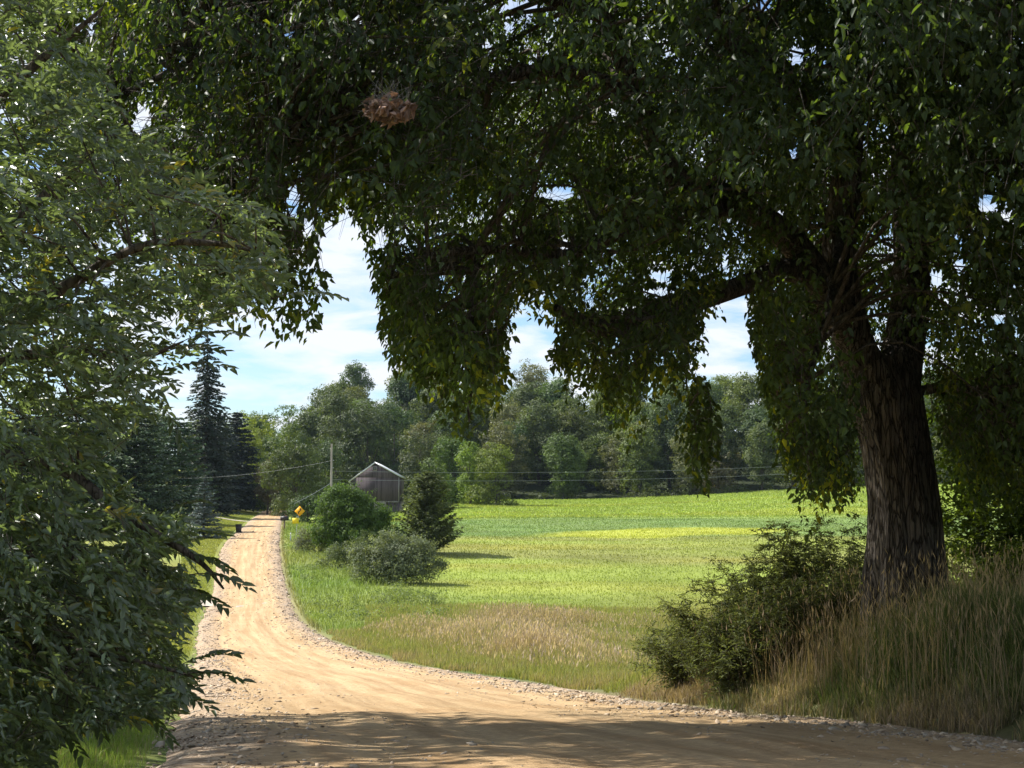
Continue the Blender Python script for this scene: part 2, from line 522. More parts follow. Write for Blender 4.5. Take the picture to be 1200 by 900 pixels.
def road_mat():
    m, n, l = newmat('packed_dirt')
    o = n('ShaderNodeOutputMaterial'); p = n('ShaderNodeBsdfPrincipled'); p.inputs['Roughness'].default_value = .93
    p.inputs['Specular IOR Level'].default_value = .15
    at = n('ShaderNodeAttribute'); at.attribute_name = 'lat'      # metres from the centre line
    av = n('ShaderNodeAttribute'); av.attribute_name = 'along'
    ae = n('ShaderNodeAttribute'); ae.attribute_name = 'edge'     # metres in from the edge
    cm = n('ShaderNodeCombineXYZ'); sc = n('ShaderNodeMath'); sc.operation = 'MULTIPLY'; sc.inputs[1].default_value = .035
    l(av.outputs['Fac'], sc.inputs[0]); l(at.outputs['Fac'], cm.inputs[0]); l(sc.outputs[0], cm.inputs[1])
    tr = n('ShaderNodeTexNoise'); tr.inputs['Scale'].default_value = 2.6; tr.inputs['Detail'].default_value = 3; tr.inputs['Roughness'].default_value = .6
    l(cm.outputs[0], tr.inputs['Vector'])
    tc = n('ShaderNodeTexCoord')
    fn = n('ShaderNodeTexNoise'); fn.inputs['Scale'].default_value = 9; fn.inputs['Detail'].default_value = 10; fn.inputs['Roughness'].default_value = .8
    l(tc.outputs['Object'], fn.inputs['Vector'])
    bn = n('ShaderNodeTexNoise'); bn.inputs['Scale'].default_value = .45; bn.inputs['Detail'].default_value = 4
    l(tc.outputs['Object'], bn.inputs['Vector'])
    r = n('ShaderNodeValToRGB'); r.color_ramp.elements[0].position = .39; r.color_ramp.elements[1].position = .61
    r.color_ramp.elements[0].color = (.37, .245, .125, 1); r.color_ramp.elements[1].color = (.56, .40, .225, 1)
    l(tr.outputs['Fac'], r.inputs[0])
    r3 = n('ShaderNodeValToRGB'); r3.color_ramp.elements[0].position = .35; r3.color_ramp.elements[1].position = .65
    r3.color_ramp.elements[0].color = (.42, .25, .115, 1); r3.color_ramp.elements[1].color = (.52, .375, .21, 1)
    l(bn.outputs['Fac'], r3.inputs[0])
    mb = n('ShaderNodeMixRGB'); mb.inputs[0].default_value = .3; l(r.outputs[0], mb.inputs['Color1']); l(r3.outputs[0], mb.inputs['Color2'])
    # loose stone along the edges
    vo = n('ShaderNodeTexVoronoi'); vo.inputs['Scale'].default_value = 11; l(tc.outputs['Object'], vo.inputs['Vector'])
    vg = n('ShaderNodeSeparateColor'); l(vo.outputs['Color'], vg.inputs[0])
    rg = n('ShaderNodeValToRGB'); rg.color_ramp.elements[0].color = (.25, .17, .105, 1); rg.color_ramp.elements[1].color = (.52, .40, .28, 1)
    l(vg.outputs[0], rg.inputs[0])
    en = n('ShaderNodeMath'); en.operation = 'MULTIPLY_ADD'; en.inputs[1].default_value = 2.2; en.inputs[2].default_value = -1.1
    l(bn.outputs['Fac'], en.inputs[0])
    es = n('ShaderNodeMath'); es.operation = 'ADD'; l(ae.outputs['Fac'], es.inputs[0]); l(en.outputs[0], es.inputs[1])
    em = n('ShaderNodeMapRange'); em.inputs['From Min'].default_value = .3; em.inputs['From Max'].default_value = 1.3
    em.inputs['To Min'].default_value = 1; em.inputs['To Max'].default_value = 0
    l(es.outputs[0], em.inputs['Value'])
    mg = n('ShaderNodeMixRGB'); l(em.outputs[0], mg.inputs[0]); l(mb.outputs[0], mg.inputs['Color1']); l(rg.outputs[0], mg.inputs['Color2'])
    fr = n('ShaderNodeMapRange'); fr.inputs['From Min'].default_value = .3; fr.inputs['From Max'].default_value = .7
    fr.inputs['To Min'].default_value = .62; fr.inputs['To Max'].default_value = 1.25
    l(fn.outputs['Fac'], fr.inputs['Value'])
    vm = n('ShaderNodeVectorMath'); vm.operation = 'SCALE'; l(mg.outputs[0], vm.inputs[0]); l(fr.outputs[0], vm.inputs['Scale'])
    b = n('ShaderNodeBump'); b.inputs['Strength'].default_value = .8; b.inputs['Distance'].default_value = .05
    l(fn.outputs['Fac'], b.inputs['Height'])
    b2 = n('ShaderNodeBump'); b2.inputs['Strength'].default_value = .5; b2.inputs['Distance'].default_value = .06
    l(tr.outputs['Fac'], b2.inputs['Height']); l(b.outputs[0], b2.inputs['Normal'])
    l(b2.outputs[0], p.inputs['Normal'])
    l(vm.outputs[0], p.inputs['Base Color']); l(p.outputs[0], o.inputs['Surface'])
    return m


def road_z(d, hw, y, x):
    z = prof(y) + .03 + .06 * (1 - (d/hw)**2)
    # worn wheel paths and loose ridges between them
    z = z + .018 * np.cos(d * 2*math.pi/1.55 + .6*np.sin(y*.05)) + .03 * (vnoise(x, y, .9, 21) - .5) + .06*(vnoise(x, y, 3.2, 22) - .5)
    z = z + .05 * sm(-1.6, -.5, np.abs(d) - hw) * (1 - sm(-.5, 0, np.abs(d) - hw)) * (.4+vnoise(x, y, 1.3, 23))
    return z - .07 * sm(-.25, .0, np.abs(d)-hw)


def build_road():
    ys = [-40.0]
    while ys[-1] < 400: ys.append(ys[-1] + max(.16, abs(ys[-1]) * .009))
    ys = np.array(ys); t = np.linspace(-1, 1, 61)
    Y, T = np.meshgrid(ys, t, indexing='ij')
    hw = rw(Y) + .25 * (vnoise(Y*0+np.sign(T)*40, Y, 1.6, 31) - .3)
    d = T * hw
    X = rc(Y) + d
    Z = road_z(d, hw, Y, X)
    n = len(t)
    i = np.arange(len(ys)-1)[:, None]*n + np.arange(n-1)[None, :]
    f = np.stack([i, i+1, i+n+1, i+n], -1).reshape(-1, 4)
    o = mesh_obj('dirt_road', np.stack([X, Y, Z], -1).reshape(-1, 3), f, road_mat(), smooth=True,
                 extra={'lat': d.ravel(), 'along': Y.ravel(), 'edge': (hw-np.abs(d)).ravel()})
    tag(o, kind='structure')


build_road()


def sheet(name, pts, wd, mat):
    """a narrow driveway strip draped on the ground"""
    K = spline(pts, 60); T = nrm(np.gradient(K, axis=0)); S = np.stack([-T[:, 1], T[:, 0]], 1)
    t = np.linspace(-1, 1, 9)
    XY = K[:, None, :] + S[:, None, :] * (t[None, :, None] * wd)
    Z = H(XY[..., 0], XY[..., 1]) + .06
    n = 9
    i = np.arange(59)[:, None]*n + np.arange(n-1)[None, :]
    f = np.stack([i, i+1, i+n+1, i+n], -1).reshape(-1, 4)
    o = mesh_obj(name, np.concatenate([XY, Z[..., None]], -1).reshape(-1, 3), f, mat, smooth=True)
    tag(o, kind='structure')


M_drive = plain('driveway_gravel', (.42, .36, .29), .95, noise=.25, scale=1.5, bump=.4)
sheet('driveway', [(-42.5, 250), (-47, 252), (-56, 256), (-75, 262), (-95, 266)], 1.5, M_drive)
sheet('driveway', [(-51, 320), (-56, 321), (-66, 322), (-90, 324)], 1.3, M_drive)
sheet('driveway', [(-17.5, 101), (-21, 102.5), (-25, 103.5), (-32, 104), (-45, 103)], 2.0, M_drive)

# ---------------------------------------------------------------- the big tree
rng = np.random.default_rng(7)
MAP_XY = (P(1055, 690, 25.0)[0], 25.0)
maple = empty('maple_tree', (MAP_XY[0], MAP_XY[1], float(H(*MAP_XY))))
tag(maple, 'huge old maple with thick furrowed trunk and dark spreading crown arching over the dirt road', 'tree')
mloc = np.array(maple.location)

YB = [(-200, 330), (60, 330), (150, 340), (225, 372), (262, 378), (300, 368), (345, 386), (372, 376), (388, 352), (393, 312), (398, 250), (415, 262), (428, 300),
      (440, 330), (448, 400), (462, 436), (480, 428), (505, 462), (530, 486), (560, 506), (585, 496), (598, 440), (603, 378), (637, 372), (645, 430),
      (662, 452), (700, 470), (728, 505), (748, 505), (765, 476), (800, 452), (826, 415), (843, 368), (858, 350), (872, 352), (880, 400), (893, 470),
      (925, 560), (948, 604), (1000, 596), (1020, 520), (1040, 440), (1070, 450), (1090, 500), (1110, 560), (1150, 590), (1200, 600), (1500, 640)]
YBx = np.array([a for a, b in YB], float); YBy = np.array([b for a, b in YB], float)
HOLES = [(345, 235, 9, 20), (362, 262, 9, 12), (385, 290, 12, 26), (446, 277, 9, 14), (655, 226, 20, 8), (664, 286, 10, 7), (862, 374, 14, 42),
         (893, 4, 14, 9), (934, 64, 10, 13), (851, 302, 4, 12), (1157, 236, 13, 12), (598, 30, 7, 7), (612, 6, 26, 6), (168, 140, 12, 24), (95, 30, 20, 16),
         (775, 322, 12, 8), (770, 340, 16, 6), (690, 352, 8, 8), (410, 262, 6, 10), (570, 52, 8, 6), (602, 90, 9, 7), (930, 178, 7, 8), (850, 246, 9, 6), (1098, 325, 10, 10), (1170, 370, 8, 8),
         (420, 20, 7, 6), (340, 35, 8, 8), (1125, 310, 9, 9), (1010, 165, 3, 12), (640, 395, 12, 14), (785, 60, 6, 5), (1180, 250, 8, 8), (790, 185, 5, 5), (720, 130, 6, 6), (915, 250, 6, 5)]
STRAND = [(800, 840, 440, 580), (893, 1012, 440, 612)]


def allowed(p, soft=0.0, rngl=None):
    px, py = proj(p)
    lim = np.interp(px, YBx, YBy) + (vnoise(p[..., 0]*1.0, p[..., 1], .35, 90) - .55)*46 + (vnoise(p[..., 0]*1.0, p[..., 1], .9, 91) - .5)*80
    if soft: lim = lim + rngl.normal(size=px.shape) * soft
    ok = py < lim
    for x0, x1, y0, y1 in STRAND[:1]:
        ok |= (np.abs(px - 820) < 7 + 17*np.sin(np.pi*np.clip((py - 440)/142, 0, 1))**1.5 * (.55 + .9*vnoise(p[..., 2], p[..., 1], .16, 92))) & (py > y0) & (py < y1)
    ok &= ~((((px-458)/30)**2 + ((py-118)/26)**2 < 1) & (p[..., 1] < 13.6))
    for x, y, a, b in HOLES:
        ok &= ((px-x)/a)**2 + ((py-y)/b)**2 > 1
    return ok


CC = np.array([MAP_XY[0]-.6, 25.0, 8.0]); CR = np.array([13.2, 13.2, 9.6])


def sample_crown(n, rng, lowest=-2.0):
    out = []
    while sum(len(o) for o in out) < n:
        q = rdir(rng, 20000) * (rng.random((20000, 1)) ** (1/2.2))
        p = CC + q * CR
        out.append(p)
    return np.concatenate(out)[:n]


# clumps inside what the photograph can see are built of true-size leaves, the top of the crown of coarser ones
def in_view(p, m=40):
    px, py = proj(p)
    return (px > -150-m) & (px < 1350+m) & (py > -120-m)


# skeleton of limbs
limbs = []


def limb(pts, r0, r1, n=14):
    K = np.array([P(*a) for a in pts]); S = spline(K, n)
    t = np.linspace(0, 1, n)
    S = S + .05 * np.stack([np.sin(t*9+r0*50), np.cos(t*7+r0*20), np.sin(t*11+r0)], 1) * (t*(1-t)*4)[:, None]
    rad = r0 + (r1-r0) * t**.85
    limbs.append((S, rad))


limb([(1035, 465, 25), (1000, 405, 24.8), (985, 310, 24.5), (996, 200, 24.3), (1000, 60, 24), (985, -150, 24), (960, -450, 23.5), (940, -750, 23)], .40, .08, 26)
limb([(1052, 450, 25), (1066, 340, 25.6), (1062, 200, 26), (1068, 50, 26.2), (1090, -200, 27), (1120, -500, 28), (1150, -750, 28)], .38, .08, 26)
limb([(1000, 400, 24.7), (940, 300, 23.6), (860, 232, 22.2), (795, 205, 21.2), (745, 110, 20.6), (700, 15, 20), (640, -110, 19.5), (560, -250, 19)], .27, .06, 26)
limb([(985, 345, 24.5), (930, 318, 23.2), (870, 330, 21.8), (800, 356, 20.6), (745, 385, 19.9), (705, 388, 19.4), (650, 360, 18.6)], .22, .05, 22)
limb([(870, 240, 22.3), (800, 256, 21), (745, 262, 20.3), (700, 283, 19.7), (650, 300, 19), (580, 296, 18.2), (500, 300, 17.4), (455, 330, 17)], .14, .03, 22)
limb([(745, 110, 20.6), (650, 85, 19.4), (540, 95, 18.2), (440, 110, 17.2), (330, 180, 16.3), (270, 260, 15.8)], .13, .025, 22)
limb([(700, 15, 20), (560, -20, 18.5), (400, -10, 17), (250, 60, 16), (120, 120, 15.5)], .12, .03, 20)
limb([(1060, 462, 25), (1110, 455, 24.5), (1150, 452, 24.1), (1210, 420, 23.5), (1300, 380, 23)], .10, .03, 16)
limb([(1066, 300, 25.6), (1130, 220, 25), (1210, 160, 24), (1300, 60, 23)], .15, .04, 16)
limb([(998, 180, 24.3), (930, 110, 22.5), (850, 40, 20.5), (760, -60, 18.5), (700, -200, 17)], .15, .03, 18)
limb([(1000, 100, 24.2), (1080, 40, 22), (1150, -60, 19), (1200, -200, 16)], .16, .03, 18)
limb([(1064, 150, 26.1), (1000, 60, 29), (900, 20, 32), (800, 40, 35)], .16, .03, 18)
limb([(1064, 250, 25.9), (1000, 230, 28.5), (900, 240, 31), (780, 280, 34)], .15, .03, 18)
limb([(1068, 100, 26.2), (1150, 20, 30), (1200, 0, 34), (1230, -20, 37)], .15, .03, 18)
limb([(990, 260, 24.4), (975, 330, 22.8), (955, 410, 21.4), (945, 500, 20.6), (950, 570, 20.3)], .09, .015, 16)
limb([(800, 356, 20.6), (806, 420, 20), (812, 500, 19.6), (818, 545, 19.5)], .022, .005, 10)
limb([(560, 296, 18.2), (555, 370, 17.6), (552, 450, 17.3), (550, 495, 17.2)], .05, .01, 10)

# trunk with furrowed bark
def fl(an, k):
    return 1 + .05*np.sin(an*3+.7) + .035*np.sin(an*7+k*.11) + .022*np.sin(an*19 + .35*np.sin(k*.5)) + .014*np.sin(an*37+.5*np.sin(k*.8+an*3)) + .10*np.exp(-k/5.0)*np.abs(np.sin(an*2.5+.3))


b0 = P(1055, 700, 25)
tk = np.array([[b0[0]+.05, 25, mloc[2]-.4], [b0[0]+.03, 25, mloc[2]+.3], P(1058, 640, 25), P(1056, 580, 25), P(1048, 520, 25), P(1036, 465, 25), P(1022, 425, 25)])
S = spline(tk, 60)
rad = np.interp(np.linspace(0, 6, 60), [0, 1, 2, 3, 4, 5, 6], [.92, .76, .62, .57, .56, .61, .58])
mb = MB(); V, f = tube(S, rad, 110, flute=fl); mb.add(V - mloc, f)
mb.build('trunk', M_bark, maple, smooth=True)
mb = MB()
for S, rd in limbs:
    if rd[0] > .2:
        V, f = tube(S, rd, 40, flute=lambda a, k: 1+.05*np.sin(a*5+k*.2)+.03*np.sin(a*13+.3*np.sin(k)))
    else:
        V, f = tube(S, rd, 12, rough=.04, rng=rng)
    mb.add(V - mloc, f)
mb.build('limb', M_bark, maple, smooth=True)

LP = np.concatenate([S for S, r in limbs]); LR = np.concatenate([r for S, r in limbs])

ctr = sample_crown(10300, rng)
# hanging sprays that follow the lower outline
ex = []
for px0, px1, n, d0, d1 in ((225, 392, 60, 14, 19), (398, 600, 95, 15, 21), (600, 850, 85, 17, 23), (806, 836, 17, 19.2, 20.2), (885, 1005, 70, 19, 24), (1095, 1320, 120, 21, 29), (440, 600, 30, 16, 19), (640, 830, 30, 18, 21)):
    for k in range(n):
        px = rng.uniform(px0, px1)
        b = np.interp(px, YBx, YBy)
        if px0 == 806: b = 572
        py = b - rng.uniform(6, 150 if px0 != 806 else 135)
        ex.append(P(px, py, rng.uniform(d0, d1)))
for k in range(620):      # the long upper left limbs carry leaves far out over the road
    ex.append(P(rng.uniform(60, 560), rng.uniform(-150, 235), rng.uniform(13.5, 22)))
ex = np.array(ex)
pxe, pye = proj(ex)
ex = ex[allowed(ex)]
ground_clear = ctr[:, 2] > 2.2 + .35*np.maximum(0, 0)
ctr = ctr[ground_clear]
iv = in_view(ctr)
cv = ctr[iv]; cv = cv[allowed(cv + np.array([0, 0, -.25]))]
ct = ctr[~iv]
print('clumps view', len(cv), 'top', len(ct))
# thin so that the crown is about as dense as seen
cv = cv[rng.random(len(cv)) < .92]
def clear_trunk(p):
    px, py = proj(p)
    low = (py > 395) & (px > 1008) & (px < 1098) & (p[:, 1] < 25.4)
    mid = (py > 130) & (py <= 395) & (px > 965) & (px < 1050) & (p[:, 1] < 24.8)
    return ~(low | (mid & (vnoise(px, py, 45, 5) < .72)))
cv = cv[clear_trunk(cv)]
pxv, pyv = proj(cv)   # thinner, more broken foliage towards the lower rim
rim = (np.interp(pxv, YBx, YBy) - pyv)
cv = cv[(rng.random(len(cv)) < np.clip(.16 + rim/300, 0, 1))]
cv = cv[(vnoise(cv[:, 0]*1.3 + cv[:, 1]*.6, cv[:, 2]*1.3 + cv[:, 1]*.35, 1.0, 51) > .20 + .14*((np.interp(proj(cv)[0], YBx, YBy) - proj(cv)[1]) < 220))]


def droop_leaves(cen, per, rad, Lm, Wr, rng, tintc, sd, carve, yfrac=.05):
    """sprays: each clump holds several twigs, each twig a row of hanging leaves"""
    nt = max(1, per // 9)
    m = len(cen)
    tw = np.repeat(cen, nt, 0)
    out = nrm((tw - np.array([MAP_XY[0], 25, 7.0])) * np.array([1, 1, .4]))
    base = tw + rdir(rng, len(tw)) * rad * (rng.random((len(tw), 1))**.5) * np.array([1, 1, .75])
    td = nrm(out*.7 + rdir(rng, len(tw))*.8 + np.array([0, 0, -.35]))
    tl = rng.uniform(.25, .6, len(tw))
    s = np.tile(np.linspace(0, 1, 9), len(tw))
    B = np.repeat(base, 9, 0); TD = np.repeat(td, 9, 0); TL = np.repeat(tl, 9)
    pt = B + TD * (TL*s)[:, None] + np.array([0, 0, -1]) * (TL*s*s*.45)[:, None] + rng.normal(size=B.shape)*.03
    k = len(pt)
    side = nrm(np.cross(TD, np.array([0, 0, 1.0]))) * np.where(np.arange(k) % 2, 1, -1)[:, None]
    D = nrm(TD*.5 + side*.8 + np.array([0, 0, -.75]) + rng.normal(size=(k, 3))*.35)
    Nn = nrm(np.array([0, 0, 1.0]) + out.repeat(9, 0)*.6 + rng.normal(size=(k, 3))*.5)
    Ln = Lm * rng.uniform(.5, 1.4, k)
    ok = np.ones(k, bool)
    if carve:
        ok = allowed(pt, 0) & allowed(pt + np.array([0, 0, -1])*(np.repeat(np.repeat(rng.random(m), nt), 9)**2*.7)[:, None]) & (clear_trunk(pt) | (rng.random(k) < .12))
        pxx, pyy = proj(pt)
        for x0, x1, y0, y1 in STRAND[:1]:
            ok |= (np.abs(pxx-820) < 10) & (pyy > y0) & (pyy < y1)
    cvr = np.repeat(np.repeat(rng.random(m), nt), 9)
    base_c = tintc[None, :] * (1 + sd * rng.normal(size=(k, 1))) * (.8 + .4*cvr[:, None])
    yel = (np.repeat(np.repeat(rng.random(m) < yfrac, nt), 9) & (rng.random(k) < .7)) | (rng.random(k) < .012)
    base_c = np.where(yel[:, None], base_c * np.array([2.5, 1.9, .9]), base_c)
    return pt[ok], D[ok], Nn[ok], Ln[ok], Wr, base_c[ok], (base, td, tl)


def build_leaf_mesh(parts, name, mat, parent, origin, fn=leaves):
    Vs, Fs, Cs = [], [], []; n = 0
    for pt, D, Nn, Ln, Wr, cc, _ in parts:
        V, f = fn(pt, D, Nn, Ln, Ln*Wr)
        Vs.append(V - origin); Fs.append(f + n); n += len(V)
        Cs.append(np.repeat(cc, len(f)//len(pt), 0))
    return mesh_obj(name, np.concatenate(Vs), np.concatenate(Fs), mat, np.concatenate(Cs), parent=parent)


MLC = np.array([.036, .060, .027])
p1 = droop_leaves(cv, 90, .60, .098, .52, rng, MLC, .16, True)
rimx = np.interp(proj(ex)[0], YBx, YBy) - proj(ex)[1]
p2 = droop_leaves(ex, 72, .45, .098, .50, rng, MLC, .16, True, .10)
p2b = droop_leaves(ex[(rimx > -5) & (rimx < 75)], 36, .42, .10, .5, rng, MLC*np.array([1.8, 1.65, 1.0]), .2, True, .3)  # rim leaves tinted brighter: some autumn yellow, some backlit glow put in the colour
print('maple leaves', len(p1[0]), len(p2[0]))
ct = ct[rng.random(len(ct)) < .8]
p3 = droop_leaves(ct, 18, .9, .36, .6, rng, MLC, .12, False)
print('top leaves', len(p3[0]))
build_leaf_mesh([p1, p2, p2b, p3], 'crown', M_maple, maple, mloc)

# small branches from the nearest limb to each clump
def branches(cen, LPn, LRn, rng, r0=.028, frac=1.0):
    mb = MB()
    for c in cen:
        if rng.random() > frac: continue
        d = np.linalg.norm(LPn - c, axis=1) + (LPn[:, 2] > c[2] + 1)*1.5 + (LRn > .2)*3
        j = int(np.argmin(d))
        a = LPn[j]; ln = np.linalg.norm(c - a)
        if ln > 3.6 or ln < .3 or LRn[j] > .16: continue
        mid = (a + c)/2 + rng.normal(size=3)*ln*.12 + np.array([0, 0, ln*.12])
        if True:
            q = spline(np.array([a, mid, c]), 7)
            if not (allowed(q) & allowed(q + np.array([0, 0, -.3]))).all(): continue
            qx, qy = proj(c[None])
            if 950 < qx[0] < 1110 and 130 < qy[0] < 560: continue
            V, f = tube(q, np.linspace(min(r0 + .004*ln, LRn[j]*.8), .006, 7), 5)
            mb.add(V - mloc, f)
    return mb


branches(np.concatenate([cv[::2], ex]), LP, LR, rng, .03).build('branch', M_bark2, maple, smooth=True)
# twigs in the hanging sprays
def twigs(parts, every=2, r=.004, origin=mloc, chk=True):
    base, td, tl = parts[6]
    base = base[::every]; td = td[::every]; tl = tl[::every]
    if chk:
        ok = allowed(base + td*tl[:, None]*.9 + np.array([0, 0, -.35])) & allowed(base + np.array([0, 0, -.3])) & allowed(base - td*tl[:, None]*.5); base = base[ok]; td = td[ok]; tl = tl[ok]
    s = np.array([-.5, 0, .5, 1.0])
    q = base[:, None, :] + td[:, None, :]*(tl[:, None]*s[None, :])[..., None] + np.array([0, 0, -1.0])*(tl[:, None]*(s*np.abs(s))[None, :]*.45)[..., None]
    n = len(base)
    rr = r*np.array([1.3, 1, .8, .4])
    sd = nrm(np.cross(td, np.array([0.3, 0.2, 1.0])))[:, None, :]; up = nrm(np.cross(td, sd[:, 0]))[:, None, :]
    V = np.stack([q + sd*rr[None, :, None], q + (-.5*sd+.87*up)*rr[None, :, None], q + (-.5*sd-.87*up)*rr[None, :, None]], 2)   # n,4,3,3
    b = (np.arange(n)*12)[:, None]
    loc = np.array([[i*3+j, i*3+(j+1) % 3, i*3+3+(j+1) % 3, i*3+3+j] for i in range(3) for j in range(3)])
    f = (b[:, :, None] + loc[None]).reshape(-1, 4)
    return V.reshape(-1, 3) - origin, f


V, f = twigs(p2, 1); V2, f2 = twigs(p1, 3)
mb = MB(); mb.add(V, f); mb.add(V2, f2)
mb.build('twig', M_bark2, maple)

# webworm nest: dead leaves bound in silk near the upper left of the crown
nc = P(456, 127, 13.2)
nest = empty('webworm_nest', nc)
tag(nest, 'brown webworm nest of dead leaves in silk hanging in the maple crown, upper left', 'insect nest')
n = 230
q = rdir(rng, n)*rng.random((n, 1))**.4*np.array([.24, .2, .11]); q[:, 0] += .12*q[:, 2]
V, f = leaves(q, nrm(rdir(rng, n) + np.array([.3, 0, -.6])), rdir(rng, n), .09*rng.uniform(.6, 1.2, n), .045, fold=.5, curl=.5)
cc = np.repeat(np.array([.29, .20, .16])*(rng.uniform(.5, 1.4, (n, 1))), 2, 0)
M_dead = leaf_mat('dead_leaf', .25, .8, .1, tcol=(1.3, 1.0, .7))
mesh_obj('dead_leaves', V, f, M_dead, cc, parent=nest)
mb = MB()
for k in range(110):
    a = rdir(rng, 1)[0]*np.array([.28, .18, .13])*rng.uniform(.5, 1); b = np.array([rng.uniform(-.2, .22), rng.uniform(-.1, .1), rng.uniform(.0, .3)]) if k % 3 else rdir(rng, 1)[0]*np.array([.3, .2, .14])
    V, f = tube(spline(np.array([a, (a+b)/2 + rng.normal(size=3)*.02, b]), 5), .0009, 3)
    mb.add(V, f)
mb.build('silk_web', plain('silk', (.30, .28, .26), .8), nest)

# ---------------------------------------------------------------- near left tree
rng = np.random.default_rng(21)
EX = [(-60, 105), (0, 110), (50, 118), (100, 128), (140, 150), (165, 200), (190, 222), (220, 262), (250, 318), (300, 338), (335, 335), (352, 300), (372, 262), (400, 236), (440, 212),
      (470, 192), (500, 182), (530, 150), (560, 148), (590, 165), (606, 222), (640, 232), (665, 225), (690, 245), (710, 225), (740, 212), (765, 210), (790, 235), (815, 225),
      (840, 195), (852, 120), (862, 75), (880, 62), (1000, 60)]
EXy = np.array([a for a, b in EX], float); EXx = np.array([b for a, b in EX], float)
elm_xy = (-3.9, 8.6)
elm = empty('roadside_tree', (elm_xy[0], elm_xy[1], float(H(*elm_xy))))
tag(elm, 'leafy roadside tree with small pointed glossy leaves and some yellow ones, filling the left foreground', 'tree')
eloc = np.array(elm.location)
SKY_GAPS = [(165, 142, 8, 18), (130, 215, 12, 8), (150, 240, 12, 7), (75, 30, 14, 10), (100, 32, 14, 18), (205, 375, 10, 12), (125, 330, 10, 7), (110, 575, 10, 22), (75, 555, 6, 5), (100, 480, 5, 5),
            (150, 540, 26, 20), (175, 500, 16, 14), (195, 545, 20, 30), (215, 582, 14, 12), (120, 635, 30, 6), (200, 655, 16, 7), (140, 620, 14, 4)]


def ok_elm(p, soft, rng):
    px, py = proj(p)
    lim = np.interp(py, EXy, EXx) + (rng.normal(size=px.shape)*soft if soft else 0)
    ok = px < lim
    for x, y, a, b in SKY_GAPS:
        ok &= ((px-x)/a)**2 + ((py-y)/b)**2 > 1
    return ok & (p[:, 2] > H(p[:, 0], p[:, 1]) + .05)


# trunk and limbs
el = []


def elimb(K, r0, r1, n=14):
    S = spline(np.array(K, float), n); el.append((S, np.linspace(r0, r1, n)))


zb = eloc[2]
elimb([(-3.9, 8.6, zb-.2), (-3.95, 8.7, 1.0), (-3.8, 8.8, 3.0), (-3.7, 8.7, 5.0), (-3.6, 8.6, 6.6)], .16, .05, 20)
elimb([(-3.85, 8.7, .6), P(-60, 560, 8.6), P(60, 545, 8.4), P(140, 600, 8.2), P(230, 655, 8.0), P(262, 690, 7.9)], .06, .006, 18)
elimb([(-3.85, 8.7, .2), P(-60, 680, 8.4), P(60, 640, 8.2), P(150, 660, 8.0)], .05, .006, 14)
elimb([(-3.8, 8.7, .0), P(-40, 760, 8.2), P(60, 760, 8.0), P(160, 775, 7.8), P(238, 796, 7.7)], .04, .005, 14)
elimb([(-3.8, 8.8, 2.2), P(-40, 380, 8.6), P(60, 345, 8.5), P(160, 290, 8.4), P(250, 285, 8.3), P(320, 300, 8.2)], .06, .006, 18)
elimb([(-3.8, 8.8, 2.8), P(-40, 300, 9.0), P(40, 240, 9.2), P(130, 160, 9.3), P(190, 170, 9.3)], .06, .006, 16)
elimb([(-3.8, 8.8, 1.8), P(-30, 440, 8.9), P(80, 410, 9.0), P(160, 420, 9.0), P(215, 400, 9.0)], .05, .006, 14)
elimb([(-3.7, 8.8, 4.0), P(-20, 120, 9.0), P(60, 60, 9.0), P(120, 10, 9.0)], .06, .01, 14)
mb = MB(); V, f = tube(el[0][0], el[0][1], 24, flute=lambda a, k: 1+.05*np.sin(a*5)+.03*np.sin(a*11+k)); mb.add(V-eloc, f)
mb.build('trunk', M_bark2, elm, smooth=True)
mb = MB()
for S, rd in el[1:]:
    V, f = tube(S, rd, 8); mb.add(V-eloc, f)
EP = np.concatenate([S for S, r in el]); ER = np.concatenate([r for S, r in el])

# clump centres: in view by picture region and depth, plus the rest of the crown out of frame
cs = []
n = 0
while n < 2900:
    py = rng.uniform(-180, 900, 4000); px = rng.uniform(-160, 350, 4000); D = rng.uniform(7.3, 11.0, 4000)
    p = np.array([P(a, b, c) for a, b, c in zip(px, py, D)])
    k = ok_elm(p, 0, rng) & (np.interp(py, EXy, EXx) - px > 14)
    k &= vnoise(p[:, 0]+p[:, 1]*.5, p[:, 2]+p[:, 1]*.3, .33, 77) > .28*(py < 560)
    k &= rng.random(4000) < np.where(py > 590, 1.0, .52)
    cs.append(p[k]); n += k.sum()
cvw = np.concatenate(cs)[:2900]
q = rdir(rng, 3000)*rng.random((3000, 1))**(1/2.5)*np.array([2.6, 2.2, 3.9]) + np.array([-4.6, 8.6, 3.6])
px, py = proj(q)
cout = q[((px < -160) | (py < -180)) & (q[:, 2] > 0) & (q[:, 0] < -2.2) & (q[:, 2] < 5.5)][:260]


